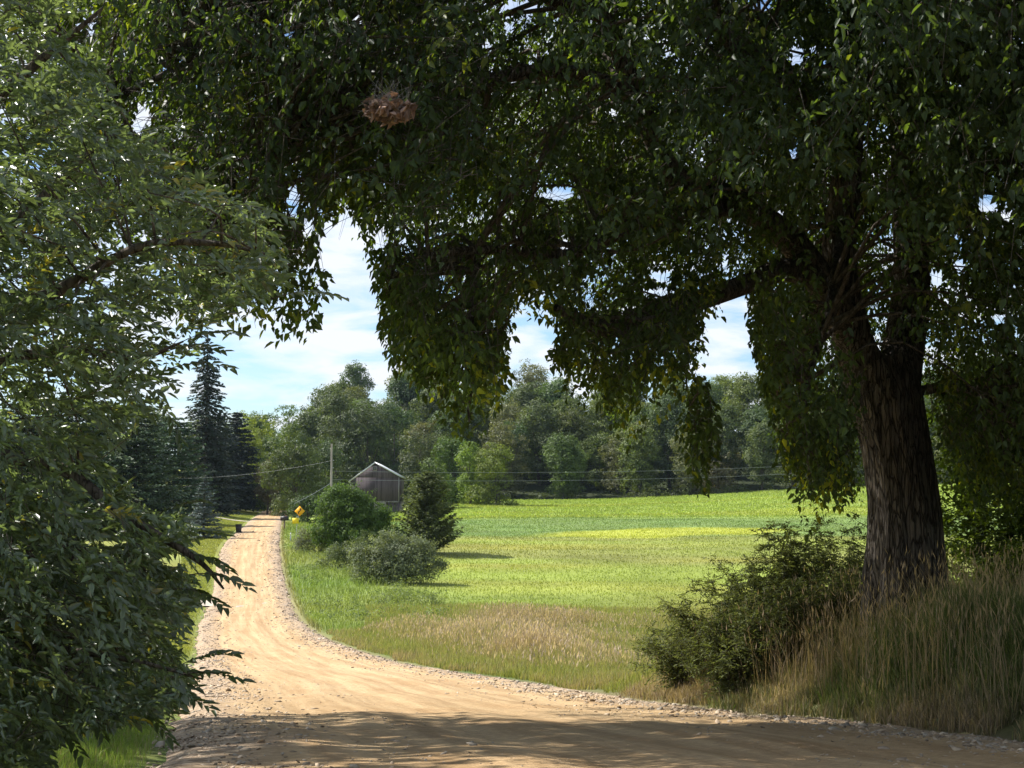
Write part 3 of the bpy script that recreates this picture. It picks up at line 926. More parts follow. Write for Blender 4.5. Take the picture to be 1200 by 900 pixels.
def elm_sprays(cen, rng, carve, Lm=.064, nl=13, ns=1):
    """flat sprays with leaves alternating on both sides of a twig"""
    cen = np.repeat(cen, ns, 0)
    m = len(cen)
    out = nrm((cen - np.array([-4.2, 8.8, 3.2])) * np.array([1, .6, .25]) + np.array([.4, -.15, 0]))
    td = nrm(out + rdir(rng, m)*.85 + np.array([0, 0, .02]) + np.array([0, 0, .3])*(cen[:, 2:3] > 2.5))
    tl = rng.uniform(.2, .42, m)
    base = cen - td*tl[:, None]*.5
    s = np.tile(np.linspace(.08, 1, nl), m)
    B = np.repeat(base, nl, 0); TD = np.repeat(td, nl, 0); TL = np.repeat(tl, nl)
    pt = B + TD*(TL*s)[:, None] + np.array([0, 0, -1.0])*(TL*s*s*.25)[:, None] + rng.normal(size=B.shape)*.005
    k = len(pt)
    pn = nrm(np.repeat(nrm(rdir(rng, m)*.85 + np.array([0, -.15, .8])), nl, 0))
    side = nrm(np.cross(TD, pn))*np.where(np.arange(k) % 2, 1, -1)[:, None]
    D = nrm(TD*.9 + side*.75*(1-.5*s)[:, None] + np.array([0, 0, -.18]) + rng.normal(size=(k, 3))*.16)
    Nn = nrm(pn + rng.normal(size=(k, 3))*.28)
    Ln = Lm*rng.uniform(.55, 1.3, k)*(1.0-.25*np.abs(s-.6))
    ok = np.ones(k, bool)
    if carve: ok = ok_elm(pt, 5, rng)
    cl = np.repeat(rng.random(m), nl)[:, None]
    c = np.array([.092, .130, .076])*(.78+.5*cl)*(1+.14*rng.normal(size=(k, 1)))
    px, py = proj(pt)
    yel = np.repeat(rng.random(m) < .008, nl) | (rng.random(k) < .008)
    zone = (px > 180) & (px < 340) & (py > 190) & (py < 360) & np.repeat(rng.random(m) < .05, nl)
    c = np.where((yel | zone)[:, None], c*np.array([2.6, 1.7, .5])*(rng.uniform(.7, 1.3, (k, 1))), c)
    return pt[ok], D[ok], Nn[ok], Ln[ok], .42, c[ok], (base, td, tl)


e1 = elm_sprays(cvw, rng, True, ns=2)
# single sprays that stick out of the outline
tips = [((236, 672), (290, 690), 7.9), ((215, 690), (262, 712), 7.9), ((225, 650), (268, 668), 8.0), ((210, 780), (272, 768), 7.7), ((215, 790), (282, 798), 7.7), ((190, 812), (248, 832), 7.7),
        ((150, 820), (200, 868), 7.7), ((335, 345), (402, 350), 8.2), ((225, 395), (278, 392), 8.9), ((205, 430), (270, 432), 9.0), ((200, 410), (262, 412), 9.0), ((180, 455), (212, 520), 9.0),
        ((140, 165), (215, 150), 9.3), ((120, 70), (128, 20), 9.0), ((270, 240), (345, 262), 8.3), ((230, 215), (268, 185), 8.5), ((110, 610), (148, 568), 8.0), ((90, 600), (140, 590), 8.0),
        ((100, 820), (120, 862), 7.8), ((60, 845), (95, 885), 7.8), ((205, 625), (262, 628), 8.1), ((190, 600), (240, 588), 8.4)]
bs, tds, tls = [], [], []
for (a, b, D) in tips:
    A = P(*a, D); B = P(*b, D-.1)
    bs.append(A); tds.append(nrm(B-A)); tls.append(np.linalg.norm(B-A))
bs = np.array(bs); tds = np.array(tds); tls = np.array(tls); nl = 15; m = len(bs)
s = np.tile(np.linspace(.05, 1, nl), m); B = bs.repeat(nl, 0); TD = tds.repeat(nl, 0); TL = tls.repeat(nl)
pt = B + TD*(TL*s)[:, None] + np.array([0, 0, 1.0])*(TL*(s-s*s)*.3)[:, None]
pn = nrm(rdir(rng, m)*.3 + np.array([0, -.35, 1.0])).repeat(nl, 0)
k = len(pt); side = nrm(np.cross(TD, pn))*np.where(np.arange(k) % 2, 1, -1)[:, None]
e2 = (pt, nrm(TD*.9+side*.7+rng.normal(size=(k, 3))*.12), nrm(pn+rng.normal(size=(k, 3))*.25), .074*rng.uniform(.8, 1.2, k), .40, np.array([.06, .09, .03])*(1+.15*rng.normal(size=(k, 1))), (bs, tds, tls))
e3 = elm_sprays(cout, rng, False, Lm=.16, nl=9, ns=2)
print('elm leaves', len(e1[0]), len(e3[0]))
build_leaf_mesh([e1, e2, e3], 'crown', M_elm, elm, eloc)
def etw(parts, every):
    base, td, tl = parts[6]
    V, f = twigs((0, 0, 0, 0, 0, 0, (base, td, tl*.9)), every, .0022, eloc, False); return V, f
base, td, tl = e1[6]
kk = ok_elm(base+td*tl[:, None], 0, rng) & ok_elm(base-td*tl[:, None]*.5, 0, rng)
V, f = twigs((0, 0, 0, 0, 0, 0, (base[kk], td[kk], tl[kk]*.85)), 2, .002, eloc, False); mb.add(V, f)
for A_, T_, L_ in zip(bs, tds, tls):
    ss = np.linspace(-.25, .93, 8)
    q_ = A_ + T_*(L_*ss)[:, None] + np.array([0, 0, 1.0])*(L_*(ss-ss*ss)*.3)[:, None]
    V, f = tube(q_, np.linspace(.0035, .0012, 8), 4); mb.add(V-eloc, f)
for c in cvw[::12]:
    j = int(np.argmin(np.linalg.norm(EP-c, axis=1))); a = EP[j]; ln = np.linalg.norm(c-a)
    if .1 < ln < 1.5:
        qq = spline(np.array([a, (a+c)/2+rng.normal(size=3)*.08*ln, c]), 6)
        if ok_elm(qq, 0, rng).all():
            V, f = tube(qq, np.linspace(min(.009, ER[j]*.8), .003, 6), 4); mb.add(V-eloc, f)
mb.build('branch', M_bark2, elm, smooth=True)


# ---------------------------------------------------------------- generic shrubs and trees
def tufts(lobes, n, size, rng, colr, sd=.15, wr=.7, shell=(.55, 1.02), up=.15, ragged=.10, droop=0.0):
    """foliage cards grouped into small tufts on the outside of lobes (cx,cy,cz,rx,ry,rz)"""
    lobes = np.asarray(lobes, float)
    area = (lobes[:, 3]*lobes[:, 5]) ** 1.0
    pr = area/area.sum()
    ntf = max(6, n//14)
    li = rng.choice(len(lobes), ntf, p=pr)
    d = nrm(rng.normal(size=(ntf, 3)) + np.array([0, 0, up]))
    rr = rng.uniform(shell[0], shell[1], (ntf, 1))**.6
    rr = rr*(1 + ragged*np.abs(rng.normal(size=(ntf, 1)))*(rng.random((ntf, 1)) < .5))
    tc = lobes[li, :3] + d*lobes[li, 3:6]*rr
    per = 14
    T = np.repeat(tc, per, 0); DD = np.repeat(d, per, 0)
    k = len(T)
    ts = size*2.1
    pos = T + nrm(rng.normal(size=(k, 3)))*ts*(rng.random((k, 1))**.4)*np.array([1, 1, .7])
    Nn = nrm(DD + rng.normal(size=(k, 3))*.5 + np.array([0, 0, .3]))
    D = rng.normal(size=(k, 3)) + np.array([0, 0, -droop*2])
    D = nrm(D - (D*Nn).sum(1, keepdims=True)*Nn)
    Ln = size*rng.uniform(.6, 1.35, k)
    cl = np.repeat(rng.random(ntf), per)[:, None]; cb = rng.random(len(lobes))[np.repeat(li, per)][:, None]
    c = np.array(colr)[None, :]*(.75+.3*cl+.25*cb)*(1+sd*rng.normal(size=(k, 1)))
    return pos, D, Nn, Ln, wr, c, None


def broadleaf(name, rng, h, w, n, size, colr, trunkh=.25, mat=M_far, conic=0.0, nl=26, bark=M_bark2, low=.18):
    """one broadleaved tree at the origin: trunk, crown"""
    root = empty(name, (0, 0, 0))
    lobes = []
    for i in range(nl):
        t = rng.uniform(low, 1.0)
        wr = w/2*math.sqrt(max(.05, 1-((t-.48)/.56)**2))*(1-conic*t)
        a = rng.uniform(0, 6.28); r = wr*rng.uniform(.25, .85)
        s = w*rng.uniform(.14, .27)
        lobes.append((math.cos(a)*r, math.sin(a)*r, h*t - s*.5, s, s, s*rng.uniform(.7, 1.0)))
    p = tufts(lobes, n, size, rng, colr)
    mb = MB()
    S = spline(np.array([(0, 0, -.5), (.02*w, 0, h*.2), (-.01*w, .02*w, h*.5), (0, 0, h*.85)]), 14)
    V, f = tube(S, np.linspace(h*.018+.05, .04, 14), 8); mb.add(V, f)
    for lb in lobes[::2]:
        t = rng.uniform(.2, .6); a = S[int(t*13)]
        V, f = tube(spline(np.array([a, (a+np.array(lb[:3]))/2+np.array([0, 0, -.02*h]), lb[:3]]), 5), np.linspace(h*.006+.02, .02, 5), 5); mb.add(V, f)
    mb.build('trunk', bark, root, smooth=True)
    build_leaf_mesh([p], 'crown', mat, root, np.zeros(3), cards)
    return root


def conifer(name, rng, h, w, colr, layers=26, nb=11, size=.3, power=.85, droop=.35, sparse_top=0.0, mat=M_needle, bare=.06, dens=16):
    root = empty(name, (0, 0, 0))
    P_, D_, N_, L_, C_ = [], [], [], [], []
    mb = MB()
    V, f = tube(np.array([(0, 0, -.4), (0, 0, h*.3), (0.02, 0, h*.7), (0, 0, h)]), [h*.014+.06, h*.011+.04, h*.006+.02, .015], 8); mb.add(V, f)
    for i in range(layers):
        t = bare + (1-bare)*(i + rng.uniform(-.3, .3))/layers
        t = min(max(t, bare), .985)
        rr = w/2*((1-t)**power)*rng.uniform(.85, 1.12) + .12
        for b in range(nb):
            if rng.random() < sparse_top*t: continue
            a = rng.uniform(0, 6.28); ln = rr*rng.uniform(.65, 1.1)
            m = max(6, int(dens*ln/ (w/2) * 2.2))
            s = rng.random(m)**.7
            dirv = np.array([math.cos(a), math.sin(a), 0])
            pz = h*t - droop*ln*s + .22*ln*s*s
            pos = dirv[None, :]*(ln*s)[:, None]; pos[:, 2] = pz
            sdv = np.array([-dirv[1], dirv[0], 0])
            lat = rng.normal(size=m)*.16*ln*(1-s*.6)
            pos = pos + sdv*lat[:, None] + np.array([0, 0, -1])*(np.abs(lat)*.3 + rng.random(m)*size*.5)[:, None]
            D = nrm(dirv + sdv*np.sign(lat)[:, None]*.7 + np.array([0, 0, -.25]) + rng.normal(size=(m, 3))*.3)
            P_.append(pos); D_.append(D); N_.append(nrm(np.array([0, 0, 1.0]) + rng.normal(size=(m, 3))*.45)); L_.append(size*rng.uniform(.7, 1.4, m))
            C_.append(np.array(colr)*(rng.uniform(.75, 1.25))*(1+.15*rng.normal(size=(m, 1))))
            if b % 2 == 0:
                q = np.array([(0, 0, h*t), dirv*ln*.5+np.array([0, 0, h*t-droop*ln*.5+.055*ln]), dirv*ln*.95+np.array([0, 0, h*t-droop*ln*.95+.2*ln])])
                V, f = tube(q, [.02+.002*h, .018, .008], 4); mb.add(V, f)
    mb.build('trunk', M_bark2, root)
    build_leaf_mesh([(np.concatenate(P_), np.concatenate(D_), np.concatenate(N_), np.concatenate(L_), .55, np.concatenate(C_), None)], 'crown', mat, root, np.zeros(3), cards)
    return root


def put(o, px, py_or_none, D, scale=1.0, rz=0.0, sz=None):
    x = P(px, 600, D)[0]
    o.location = (float(x), D, float(H(x, D)) - .05)
    o.scale = (scale, scale, sz or scale)
    o.rotation_euler = (0, 0, rz)
    return o


def shrub(name, rng, x, y, lobes, n, size, colr, label, mat=M_shrub, wr=.7, droop=0, stems=6, group=None, fn=cards, cat='shrub', sd=.15):
    root = empty(name, (x, y, float(H(x, y))))
    tag(root, label, cat, group)
    lobes = list(lobes); l0 = list(lobes)
    for lb in l0:            # shoots and knobs that break the outline
        for k in range(5):
            d = nrm(rng.normal(size=3) + np.array([0, 0, .7])); q_ = np.array(lb[:3]) + d*np.array(lb[3:6])*rng.uniform(.75, 1.05)
            r_ = lb[3]*rng.uniform(.2, .42); lobes.append((q_[0], q_[1], max(q_[2], r_*.5), r_, r_, r_*rng.uniform(.8, 1.5)))
    p = tufts(lobes, n, size, rng, colr, wr=wr, droop=droop, shell=(.2, 1.0), sd=sd, ragged=.25)
    keep = p[0][:, 2] > .02
    p = tuple(a[keep] if isinstance(a, np.ndarray) else a for a in p)
    build_leaf_mesh([p], 'foliage', mat, root, np.zeros(3), fn)
    mb = MB()
    for k in range(stems):
        lb = lobes[k % len(lobes)]
        e = np.array(lb[:3]) + rdir(rng, 1)[0]*np.array(lb[3:6])*.6
        V, f = tube(spline(np.array([(e[0]*.15, e[1]*.15, -.1), (e[0]*.5, e[1]*.5, e[2]*.6), e]), 6), np.linspace(.03, .008, 6), 5); mb.add(V, f)
    mb.build('stem', M_bark2, root)
    return root


def side_tree(x, y, cr, cz, n, label, rng, sz=.3):
    root = empty('roadside_tree', (x, y, float(H(x, y)))); tag(root, label, 'tree')
    lobes = []
    for k in range(46):
        d = rdir(rng, 1)[0]*np.array(cr)*rng.uniform(.35, .82); s_ = rng.uniform(1.2, 2.4)
        lobes.append((d[0], d[1], cz + d[2], s_, s_, s_*.8))
    p = tufts(lobes, n, sz, rng, (.055, .085, .03), shell=(.2, 1.05), ragged=.2, wr=.6)
    build_leaf_mesh([p], 'crown', M_maple, root, np.zeros(3), cards)
    mb = MB(); V, f = tube(spline(np.array([(0, 0, -.5), (.1, 0, 2), (-.1, .1, 5), (0, 0, cz+2)]), 14), np.linspace(.42, .12, 14), 16, flute=lambda a, k: 1+.06*np.sin(a*5+k*.2)+.03*np.sin(a*11)); mb.add(V, f)
    for lb in lobes[::3]:
        V, f = tube(spline(np.array([(0, 0, 3+rng.uniform(0, 3)), np.array(lb[:3])*.5+np.array([0, 0, 3.2]), lb[:3]]), 6), np.linspace(.14, .03, 6), 6); mb.add(V, f)
    mb.build('trunk', M_bark2, root, smooth=True)


rng = np.random.default_rng(88)
side_tree(-12.5, 21, (8.0, 6.4, 4.6), 10.4, 15000, 'tall roadside tree left of the road, its crown behind the left foreground tree', rng)
side_tree(13, -2, (6.5, 6.5, 5.0), 9.5, 15000, 'tall unseen tree added right of the camera to block sky light', rng)  # this and the following trees are added, out of view, to block sky light
side_tree(19, 9, (5.0, 5.0, 5.0), 9.5, 12000, 'tall tree added out of view on the right to block sky light, nearer than the maple', rng)
side_tree(-8.5, -3.5, (4.2, 4.6, 3.4), 5.2, 14000, 'bushy unseen tree added left of and behind the camera to darken the left foreground tree', rng)  # added low crown, keeps sky light off the left tree's lower leaves
side_tree(4, -17, (8, 6.5, 5.0), 10, 15000, 'tall unseen tree added behind the camera to block sky light', rng)

# the wood across the field ------------------------------------------------
rng = np.random.default_rng(5)
G1 = (.092, .130, .036); G2 = (.122, .165, .040); G3 = (.076, .110, .042); GG = (.138, .155, .070)
protos = [broadleaf('deciduous_tree', rng, 19, 13, 12000, .50, G1, nl=40),
          broadleaf('deciduous_tree', rng, 21, 11.5, 12000, .50, G3, nl=42),
          broadleaf('deciduous_tree', rng, 17, 12.5, 11000, .50, G2, nl=36),
          broadleaf('deciduous_tree', rng, 20, 12, 12000, .48, GG, nl=40),
          broadleaf('deciduous_tree', rng, 18, 10, 10000, .46, (.06, .092, .03), nl=34)]
used = [False]*len(protos)


def take(i):
    if not used[i]:
        used[i] = True; return protos[i]
    return copy_tree(protos[i])


WG = 'trees of the wood beyond the field'
rows = [(343, 24, 0.82), (356, 22, .95), (371, 21, 1.0), (388, 20, 1.02), (408, 20, 1.0), (430, 18, 1.0)]
for ri, (D0, n, sc) in enumerate(rows):
    for k in range(n):
        px = 350 + (1290-350)*(k + rng.uniform(.1, .9))/n
        D = D0 + rng.uniform(-6, 6)
        if px < 480: D += 14
        i = int(rng.choice(5, p=[.28, .24, .2, .14, .14]))
        o = take(i)
        s = sc*rng.uniform(.85, 1.12)
        put(o, px, None, D, s, rng.uniform(0, 6.28), s*rng.uniform(.92, 1.08))
        if ri == 0: lb = 'leafy tree in the front edge of the wood where the green field ends'
        elif ri < 4: lb = 'leafy tree within the wood beyond the field, crowns of others before and behind it'
        else: lb = 'leafy tree on the crest of the wooded hill, its crown against the sky'
        tag(o, lb, 'tree', ['trees along the front edge of the wood', 'trees within the wood', 'trees within the wood', 'trees within the wood', 'trees on the crest of the wooded hill', 'trees on the crest of the wooded hill'][ri])

# trees named one by one
def one(px, D, h, w, n, size, c, label, base=None, nl=22, conic=0, low=.1, name='deciduous_tree', rz=0):
    o = broadleaf(name, rng, h, w, n, size, c, nl=nl, conic=conic, low=low)
    put(o, px, None, D); tag(o, label, 'tree')
    return o


one(492, 318, 15.5, 11, 9000, .42, (.082, .095, .045), 'grey-green round tree just right of the barn, tips turning brown', low=.08)
one(530, 312, 14, 8, 7000, .40, (.10, .15, .032), 'light green young tree between the grey-green tree and the field, second right of the barn', low=.02, nl=20)
one(551, 305, 12.5, 7, 7000, .38, (.12, .18, .030), 'slim yellow-green young tree at the left end of the field edge', low=.02, nl=18, conic=.2)
one(581, 302, 13, 9.5, 9000, .38, (.125, .185, .032), 'broad yellow-green young tree at the field edge in front of the dark wood', low=.0, nl=24)
one(508, 290, 9.5, 8, 6000, .36, (.10, .15, .035), 'low yellow-green tree behind the dark cedar beside the barn', low=.0)
one(836, 345, 13, 15, 9000, .46, (.12, .125, .062), 'pale grey-green rounded tree at the wood edge under the hanging maple sprays', low=.0, nl=28)
one(297, 330, 23.5, 12, 10000, .42, (.16, .22, .035), 'tall bright yellow-green tree against the sky right of the tall spruce', nl=30, low=.1)
one(337, 352, 24, 11, 9000, .42, (.085, .13, .035), 'mid-green tree with flat top against the sky at the end of the road', nl=30, low=.1)
one(268, 345, 21, 12, 9000, .42, (.10, .13, .045), 'pale green tree half behind the tall dark spruce', nl=30, low=.1)
one(345, 285, 17, 12.5, 15000, .38, (.062, .09, .028), 'large round dark green tree right of the road crest beside the utility pole', nl=36, low=.06)
one(325, 310, 16, 9, 9000, .38, (.085, .125, .03), 'light green tree overhanging the far end of the road', nl=26, low=.15)
one(398, 345, 27, 13, 12000, .44, (.07, .092, .038), 'tall grey-green tree rising behind the utility pole', nl=34, low=.1)
one(381, 300, 15, 9, 8000, .38, (.06, .085, .03), 'dark green tree between the utility pole and the road', nl=24, low=.05)
one(313, 300, 11, 6.5, 5000, .36, (.11, .095, .06), 'small pale grey-brown tree by the lawn left of the far road', nl=18, low=.3)
one(360, 232, 5.5, 5.5, 5000, .28, (.055, .08, .026), 'low dark tree behind the yellow road sign', nl=14, low=.0)
one(462, 345, 23, 13, 12000, .44, (.05, .076, .03), 'dark green tree rising right behind the barn roof', nl=34, low=.05)
one(430, 340, 24, 14, 12000, .44, (.045, .07, .03), 'dark broad tree directly behind the barn ridge', nl=34, low=.05)

# backdrop to the left
for k, (px, D, s, lb) in enumerate([(235, 330, 1.0, 'leafy tree far behind the tall spruce, leftmost seen of its kind against the sky'), (180, 300, .9, 'leafy tree far behind the dark pines at left'),
                                    (120, 310, 1.0, 'leafy tree showing through gaps of the left foreground tree'), (60, 260, .9, 'leafy tree hidden deep behind the left foreground tree'), (0, 240, .9, 'leafy tree at the far left edge behind the foreground tree'),
                                    (300, 390, 1.0, 'leafy tree in the distance above the end of the road')]):
    o = take(k % 5); put(o, px, None, D, s, k*1.3); tag(o, lb, 'tree')

rng = np.random.default_rng(15)
NS = (.034, .052, .032)
sp = conifer('spruce_tree', rng, 28.5, 12.5, (.036, .052, .036), layers=50, nb=13, size=.55, power=.64, droop=.5, sparse_top=.3, dens=24)
put(sp, 240, None, 268, 1.14); tag(sp, 'tall ragged dark spruce with sparse pointed top against the sky', 'tree')
sp2 = conifer('spruce_tree', rng, 19, 13, (.030, .044, .032), layers=36, nb=14, size=.55, power=.5, droop=.3, dens=24)
put(sp2, 276, None, 312, 1.12); tag(sp2, 'dark dense spruce right of the tall spruce, above the two round shrubs', 'tree')
sp3 = conifer('spruce_tree', rng, 17, 13, (.030, .044, .032), layers=34, nb=14, size=.5, power=.5, droop=.3, dens=24)
put(sp3, 256, None, 300, 1.15); tag(sp3, 'dark dense spruce directly behind the small blue spruce', 'tree')
bsp = conifer('blue_spruce', rng, 7.6, 5.0, (.13, .17, .165), layers=24, nb=13, size=.26, power=.8, droop=.15, dens=20, bare=.02)
put(bsp, 239, None, 178); tag(bsp, 'small blue-grey spruce with layered branches on the lawn left of the road', 'tree')
pn = conifer('pine_tree', rng, 15.5, 12.5, (.066, .105, .05), layers=34, nb=16, size=.4, power=.38, droop=.2, dens=32, bare=.02)
put(pn, 158, None, 200, 1.16); tag(pn, 'broad deep green pine left of the blue spruce', 'tree')
for px, D, s, rz, lb in ((118, 205, 1.15, 1, 'broad green pine, middle of the dark pines behind the left foreground leaves'), (78, 190, 1.2, 2.2, 'broad green pine, left one of the dark pines behind the foreground leaves'),
                         (204, 222, 1.02, 4, 'lower green pine touching the blue spruce on its left side'), (30, 180, 1.2, 5, 'broad pine at the far left behind the foreground tree')):
    o = copy_tree(pn); put(o, px, None, D, s, rz); tag(o, lb, 'tree')

# ---------------------------------------------------------------- shrubs beside the road in the dip
rng = np.random.default_rng(33)
x = P(415, 600, 150)[0]
vt = shrub('vine_covered_tree', rng, x, 150, [(-2.2, 0, 4.0, 1.7, 1.8, 2.6), (-1.2, .3, 5.1, 1.7, 1.8, 2.0), (.2, 0, 4.2, 2.0, 2.0, 2.4), (1.6, 0, 3.4, 2.0, 2.0, 2.2), (2.8, 0, 2.3, 1.8, 1.8, 2.2), (-2.6, 0, 2.0, 1.6, 1.8, 2.0), (0, -.4, 2, 2.6, 2, 2)],
           30000, .25, (.078, .130, .032), 'tree smothered by bright green vines forming a sloping mound before the barn', droop=.8, wr=.5, cat='tree')
x = P(500, 600, 152)[0]
ced = conifer('cedar_tree', rng, 8.4, 7.6, (.085, .105, .042), layers=30, nb=15, size=.27, power=.55, droop=-.28, mat=M_shrub, bare=.03, dens=34)
put(ced, 501, None, 150); tag(ced, 'dark bushy cedar with brownish tips standing right of the barn', 'tree')
x = P(463, 600, 119)[0]
shrub('silver_shrub', rng, x, 119, [(-2.3, 0, 1.3, 1.5, 1.5, 1.4), (-.8, .2, 2.2, 1.7, 1.6, 1.6), (1.0, 0, 2.0, 1.9, 1.7, 1.7), (2.5, 0, 1.3, 1.4, 1.5, 1.4), (.2, -.8, 1.1, 2.4, 1.4, 1.3), (1.7, .3, 2.6, 1.2, 1.2, 1.1)],
      26000, .19, (.15, .175, .105), 'big rounded silver-green shrub at the meadow edge, nearest of the shrubs by the road', wr=.45, mat=M_shrub)
x = P(412, 600, 134)[0]
shrub('silver_shrub', rng, x, 133, [(-1.2, 0, .9, 1.3, 1.2, 1.1), (.5, 0, 1.3, 1.4, 1.3, 1.3), (1.8, 0, .9, 1.1, 1.2, 1.0)], 7000, .17, (.10, .125, .065),
      'low dull green shrub between the big silver shrub and the road', wr=.5)
x = P(372, 600, 150)[0]
shrub('silver_shrub', rng, x, 151, [(-1.0, 0, 1.4, 1.3, 1.2, 1.5), (.6, 0, 1.9, 1.3, 1.3, 1.7), (1.2, 0, 1.0, 1.4, 1.2, 1.1), (-1.8, 0, .7, 1.0, 1, .8)], 8000, .17, (.13, .145, .10),
      'upright pale silver shrub in front of the vine mound, beside the road sign', wr=.4)
x = P(445, 600, 136)[0]
shrub('green_shrub', rng, x, 137, [(-1, 0, 1.4, 1.4, 1.2, 1.5), (.9, 0, 1.5, 1.5, 1.2, 1.5)], 6000, .18, (.06, .085, .035), 'dark green shrub tucked behind the big silver shrub', wr=.5)
for px, D, s, lb in ((296, 330, 1.25, 'round green shrub on the far lawn, left of the pair below the dark spruce'), (304, 332, 1.2, 'round green shrub on the far lawn, right of the pair below the dark spruce')):
    x = P(px-3, 600, D)[0]
    shrub('round_shrub', rng, x, D, [(0, 0, 1.3*s, 1.1, 1.1, 1.3), (.1, 0, 2.1*s, .8, .8, .9)], 2500, .22, (.08, .12, .04), lb, stems=3)
x = P(259, 600, 240)[0]

wl = []
for k in range(130):
    D = rng.uniform(88, 172); off_ = rng.uniform(1.2, 9.5) if D < 150 else rng.uniform(1, 5)
    xx = float(rc(D) + rw(D)) + off_; r_ = rng.uniform(.35, .8)
    if vnoise(xx, D, 7, 99) < .42: continue
    wl.append((xx, D, float(H(xx, D)) + r_*.3, r_*1.3, r_*1.3, r_*rng.uniform(.6, 1.1)))
o = build_leaf_mesh([tufts(wl, 14000, .17, rng, (.15, .19, .075), ragged=.3, wr=.4)], 'verge_weeds', M_shrub, None, np.zeros(3), cards); tag(o, 'clumps of grey-green weeds between the road and the shrubs', 'weeds', kind='stuff')

# weeds along the field edge before the wood
tops = []
for k in range(90):
    px = rng.uniform(520, 1250); D = 336 + rng.uniform(-3, 3); x = P(px, 600, D)[0]
    tops.append((x, D, float(H(x, D)) + .5, rng.uniform(1.2, 3), 1.5, rng.uniform(.7, 1.6)))
for k in range(60):
    px = rng.uniform(340, 520); D = 318 + rng.uniform(-6, 6); x = P(px, 600, D)[0]
    tops.append((x, D, float(H(x, D)) + .8, rng.uniform(1.2, 3), 1.5, rng.uniform(1., 2.2)))
for k in range(60):
    px = rng.uniform(240, 345); D = 352 + rng.uniform(-8, 8); x = P(px, 600, D)[0]
    tops.append((x, D, float(H(x, D)) + 1.5, rng.uniform(2, 4), 1.5, rng.uniform(2., 4)))
p = tufts(tops, 34000, .36, rng, (.06, .085, .03))
o = build_leaf_mesh([p], 'underbrush', M_far, None, np.zeros(3), cards); tag(o, 'low tangled underbrush along the foot of the wood', 'underbrush', kind='stuff')

# ---------------------------------------------------------------- shrubs and saplings by the big tree
rng = np.random.default_rng(44)


def leafy(name, x, y, h, w, n, Lm, colr, label, rng, group=None, lean=(0, 0), cat='shrub', mat=M_shrub, fr=.42, low=.12, stems=14):
    """arching stems that carry leaves: near shrub, true leaf size"""
    root = empty(name, (x, y, float(H(x, y)))); tag(root, label, cat, group)
    mb = MB(); PT, DD, NN, LL, CC_ = [], [], [], [], []
    per = n//stems
    for k in range(stems):
        a = rng.uniform(0, 6.28); r = w/2*math.sqrt(rng.random()); hh = h*rng.uniform(.55, 1.0)*(1-.35*(r/(w/2))**2)
        e = np.array([math.cos(a)*r+lean[0], math.sin(a)*r+lean[1], hh])
        S = spline(np.array([(e[0]*.12, e[1]*.12, -.05), (e[0]*.45, e[1]*.45, hh*.62), e]), 9)
        V, f = tube(S, np.linspace(.009, .003, 9), 4); mb.add(V, f)
        # side twigs
        nt = max(4, per//9)
        ti = rng.uniform(low, 1, nt)
        for t in ti:
            b = S[min(8, int(t*8.99))]; td = nrm(rdir(rng, 1)[0]*np.array([1, 1, .6]) + np.array([0, 0, .35])); tl = rng.uniform(.12, .38)*(1.2-.5*t)*min(1.6, w/1.6)
            s = np.linspace(.1, 1, 9)
            q = b + td*(tl*s)[:, None] + np.array([0, 0, -1.0])*(tl*s*s*.3)[:, None]
            V, f = tube(q[::2], np.linspace(.003, .0015, 5), 3); mb.add(V, f)
            sd = nrm(np.cross(td, rdir(rng, 1)[0]*.4+np.array([0, 0, 1.0])))*np.where(np.arange(9) % 2, 1, -1)[:, None]
            PT.append(q); DD.append(nrm(td*.7+sd*.8+rng.normal(size=(9, 3))*.25+np.array([0, 0, -.15]))); NN.append(nrm(np.array([0, 0, 1.0])+rng.normal(size=(9, 3))*.45))
            LL.append(Lm*rng.uniform(.6, 1.25, 9)); CC_.append(np.array(colr)*rng.uniform(.8, 1.25)*(1+.15*rng.normal(size=(9, 1))))
    mb.build('stem', M_bark2, root)
    build_leaf_mesh([(np.concatenate(PT), np.concatenate(DD), np.concatenate(NN), np.concatenate(LL), fr, np.concatenate(CC_), None)], 'foliage', mat, root, np.zeros(3), leaves)
    return root


SH = (.115, .135, .055)
specs = [(838, 28.5, 1.75, 2.2, 15300, 'shrub', 'leafy shrub at the left end of the shaded roadside thicket'),
         (803, 29.5, 1.35, 2.0, 13600, 'shrub', 'low shrub spilling toward the gravel, leftmost of the thicket'),
         (875, 29.0, 2.1, 2.0, 15300, 'shrub', 'leafy shrub in the thicket left of the maple trunk, below the hanging sprays'),
         (905, 28.0, 2.5, 1.6, 13600, 'shrub', 'tallest shrub of the roadside thicket, its tip above the field horizon'),
         (945, 28.5, 2.1, 2.1, 13600, 'shrub', 'leafy shrub close to the maple trunk on its left side'),
         (990, 27.5, 2.1, 1.8, 11900, 'shrub', 'shrub touching the left side of the maple trunk base'),
         (855, 26.4, 1.35, 2.0, 10000, 'shrub', 'low shrub in front of the thicket where dry grass begins'),
         (868, 26.8, 1.6, 2.2, 11000, 'shrub', 'loose shrub in front of the tallest one, its lower twigs in dry grass'),
         (975, 25.9, 1.5, 1.8, 9000, 'shrub', 'leafy shrub right against the foot of the maple trunk, grass before it'),
         (893, 26.2, 1.6, 2.0, 10000, 'shrub', 'dense low shrub in the middle of the shaded thicket'),
         (935, 26.0, 1.45, 2.2, 11000, 'shrub', 'low dark shrub amid dry grass in front of the maple')]
for px, D, h, w_, n, cat, lb in specs:
    leafy('roadside_shrub', P(px, 600, D)[0], D, h*1.12, w_*1.08, int(n*.7), .070, SH, lb, rng, stems=26, fr=.38)
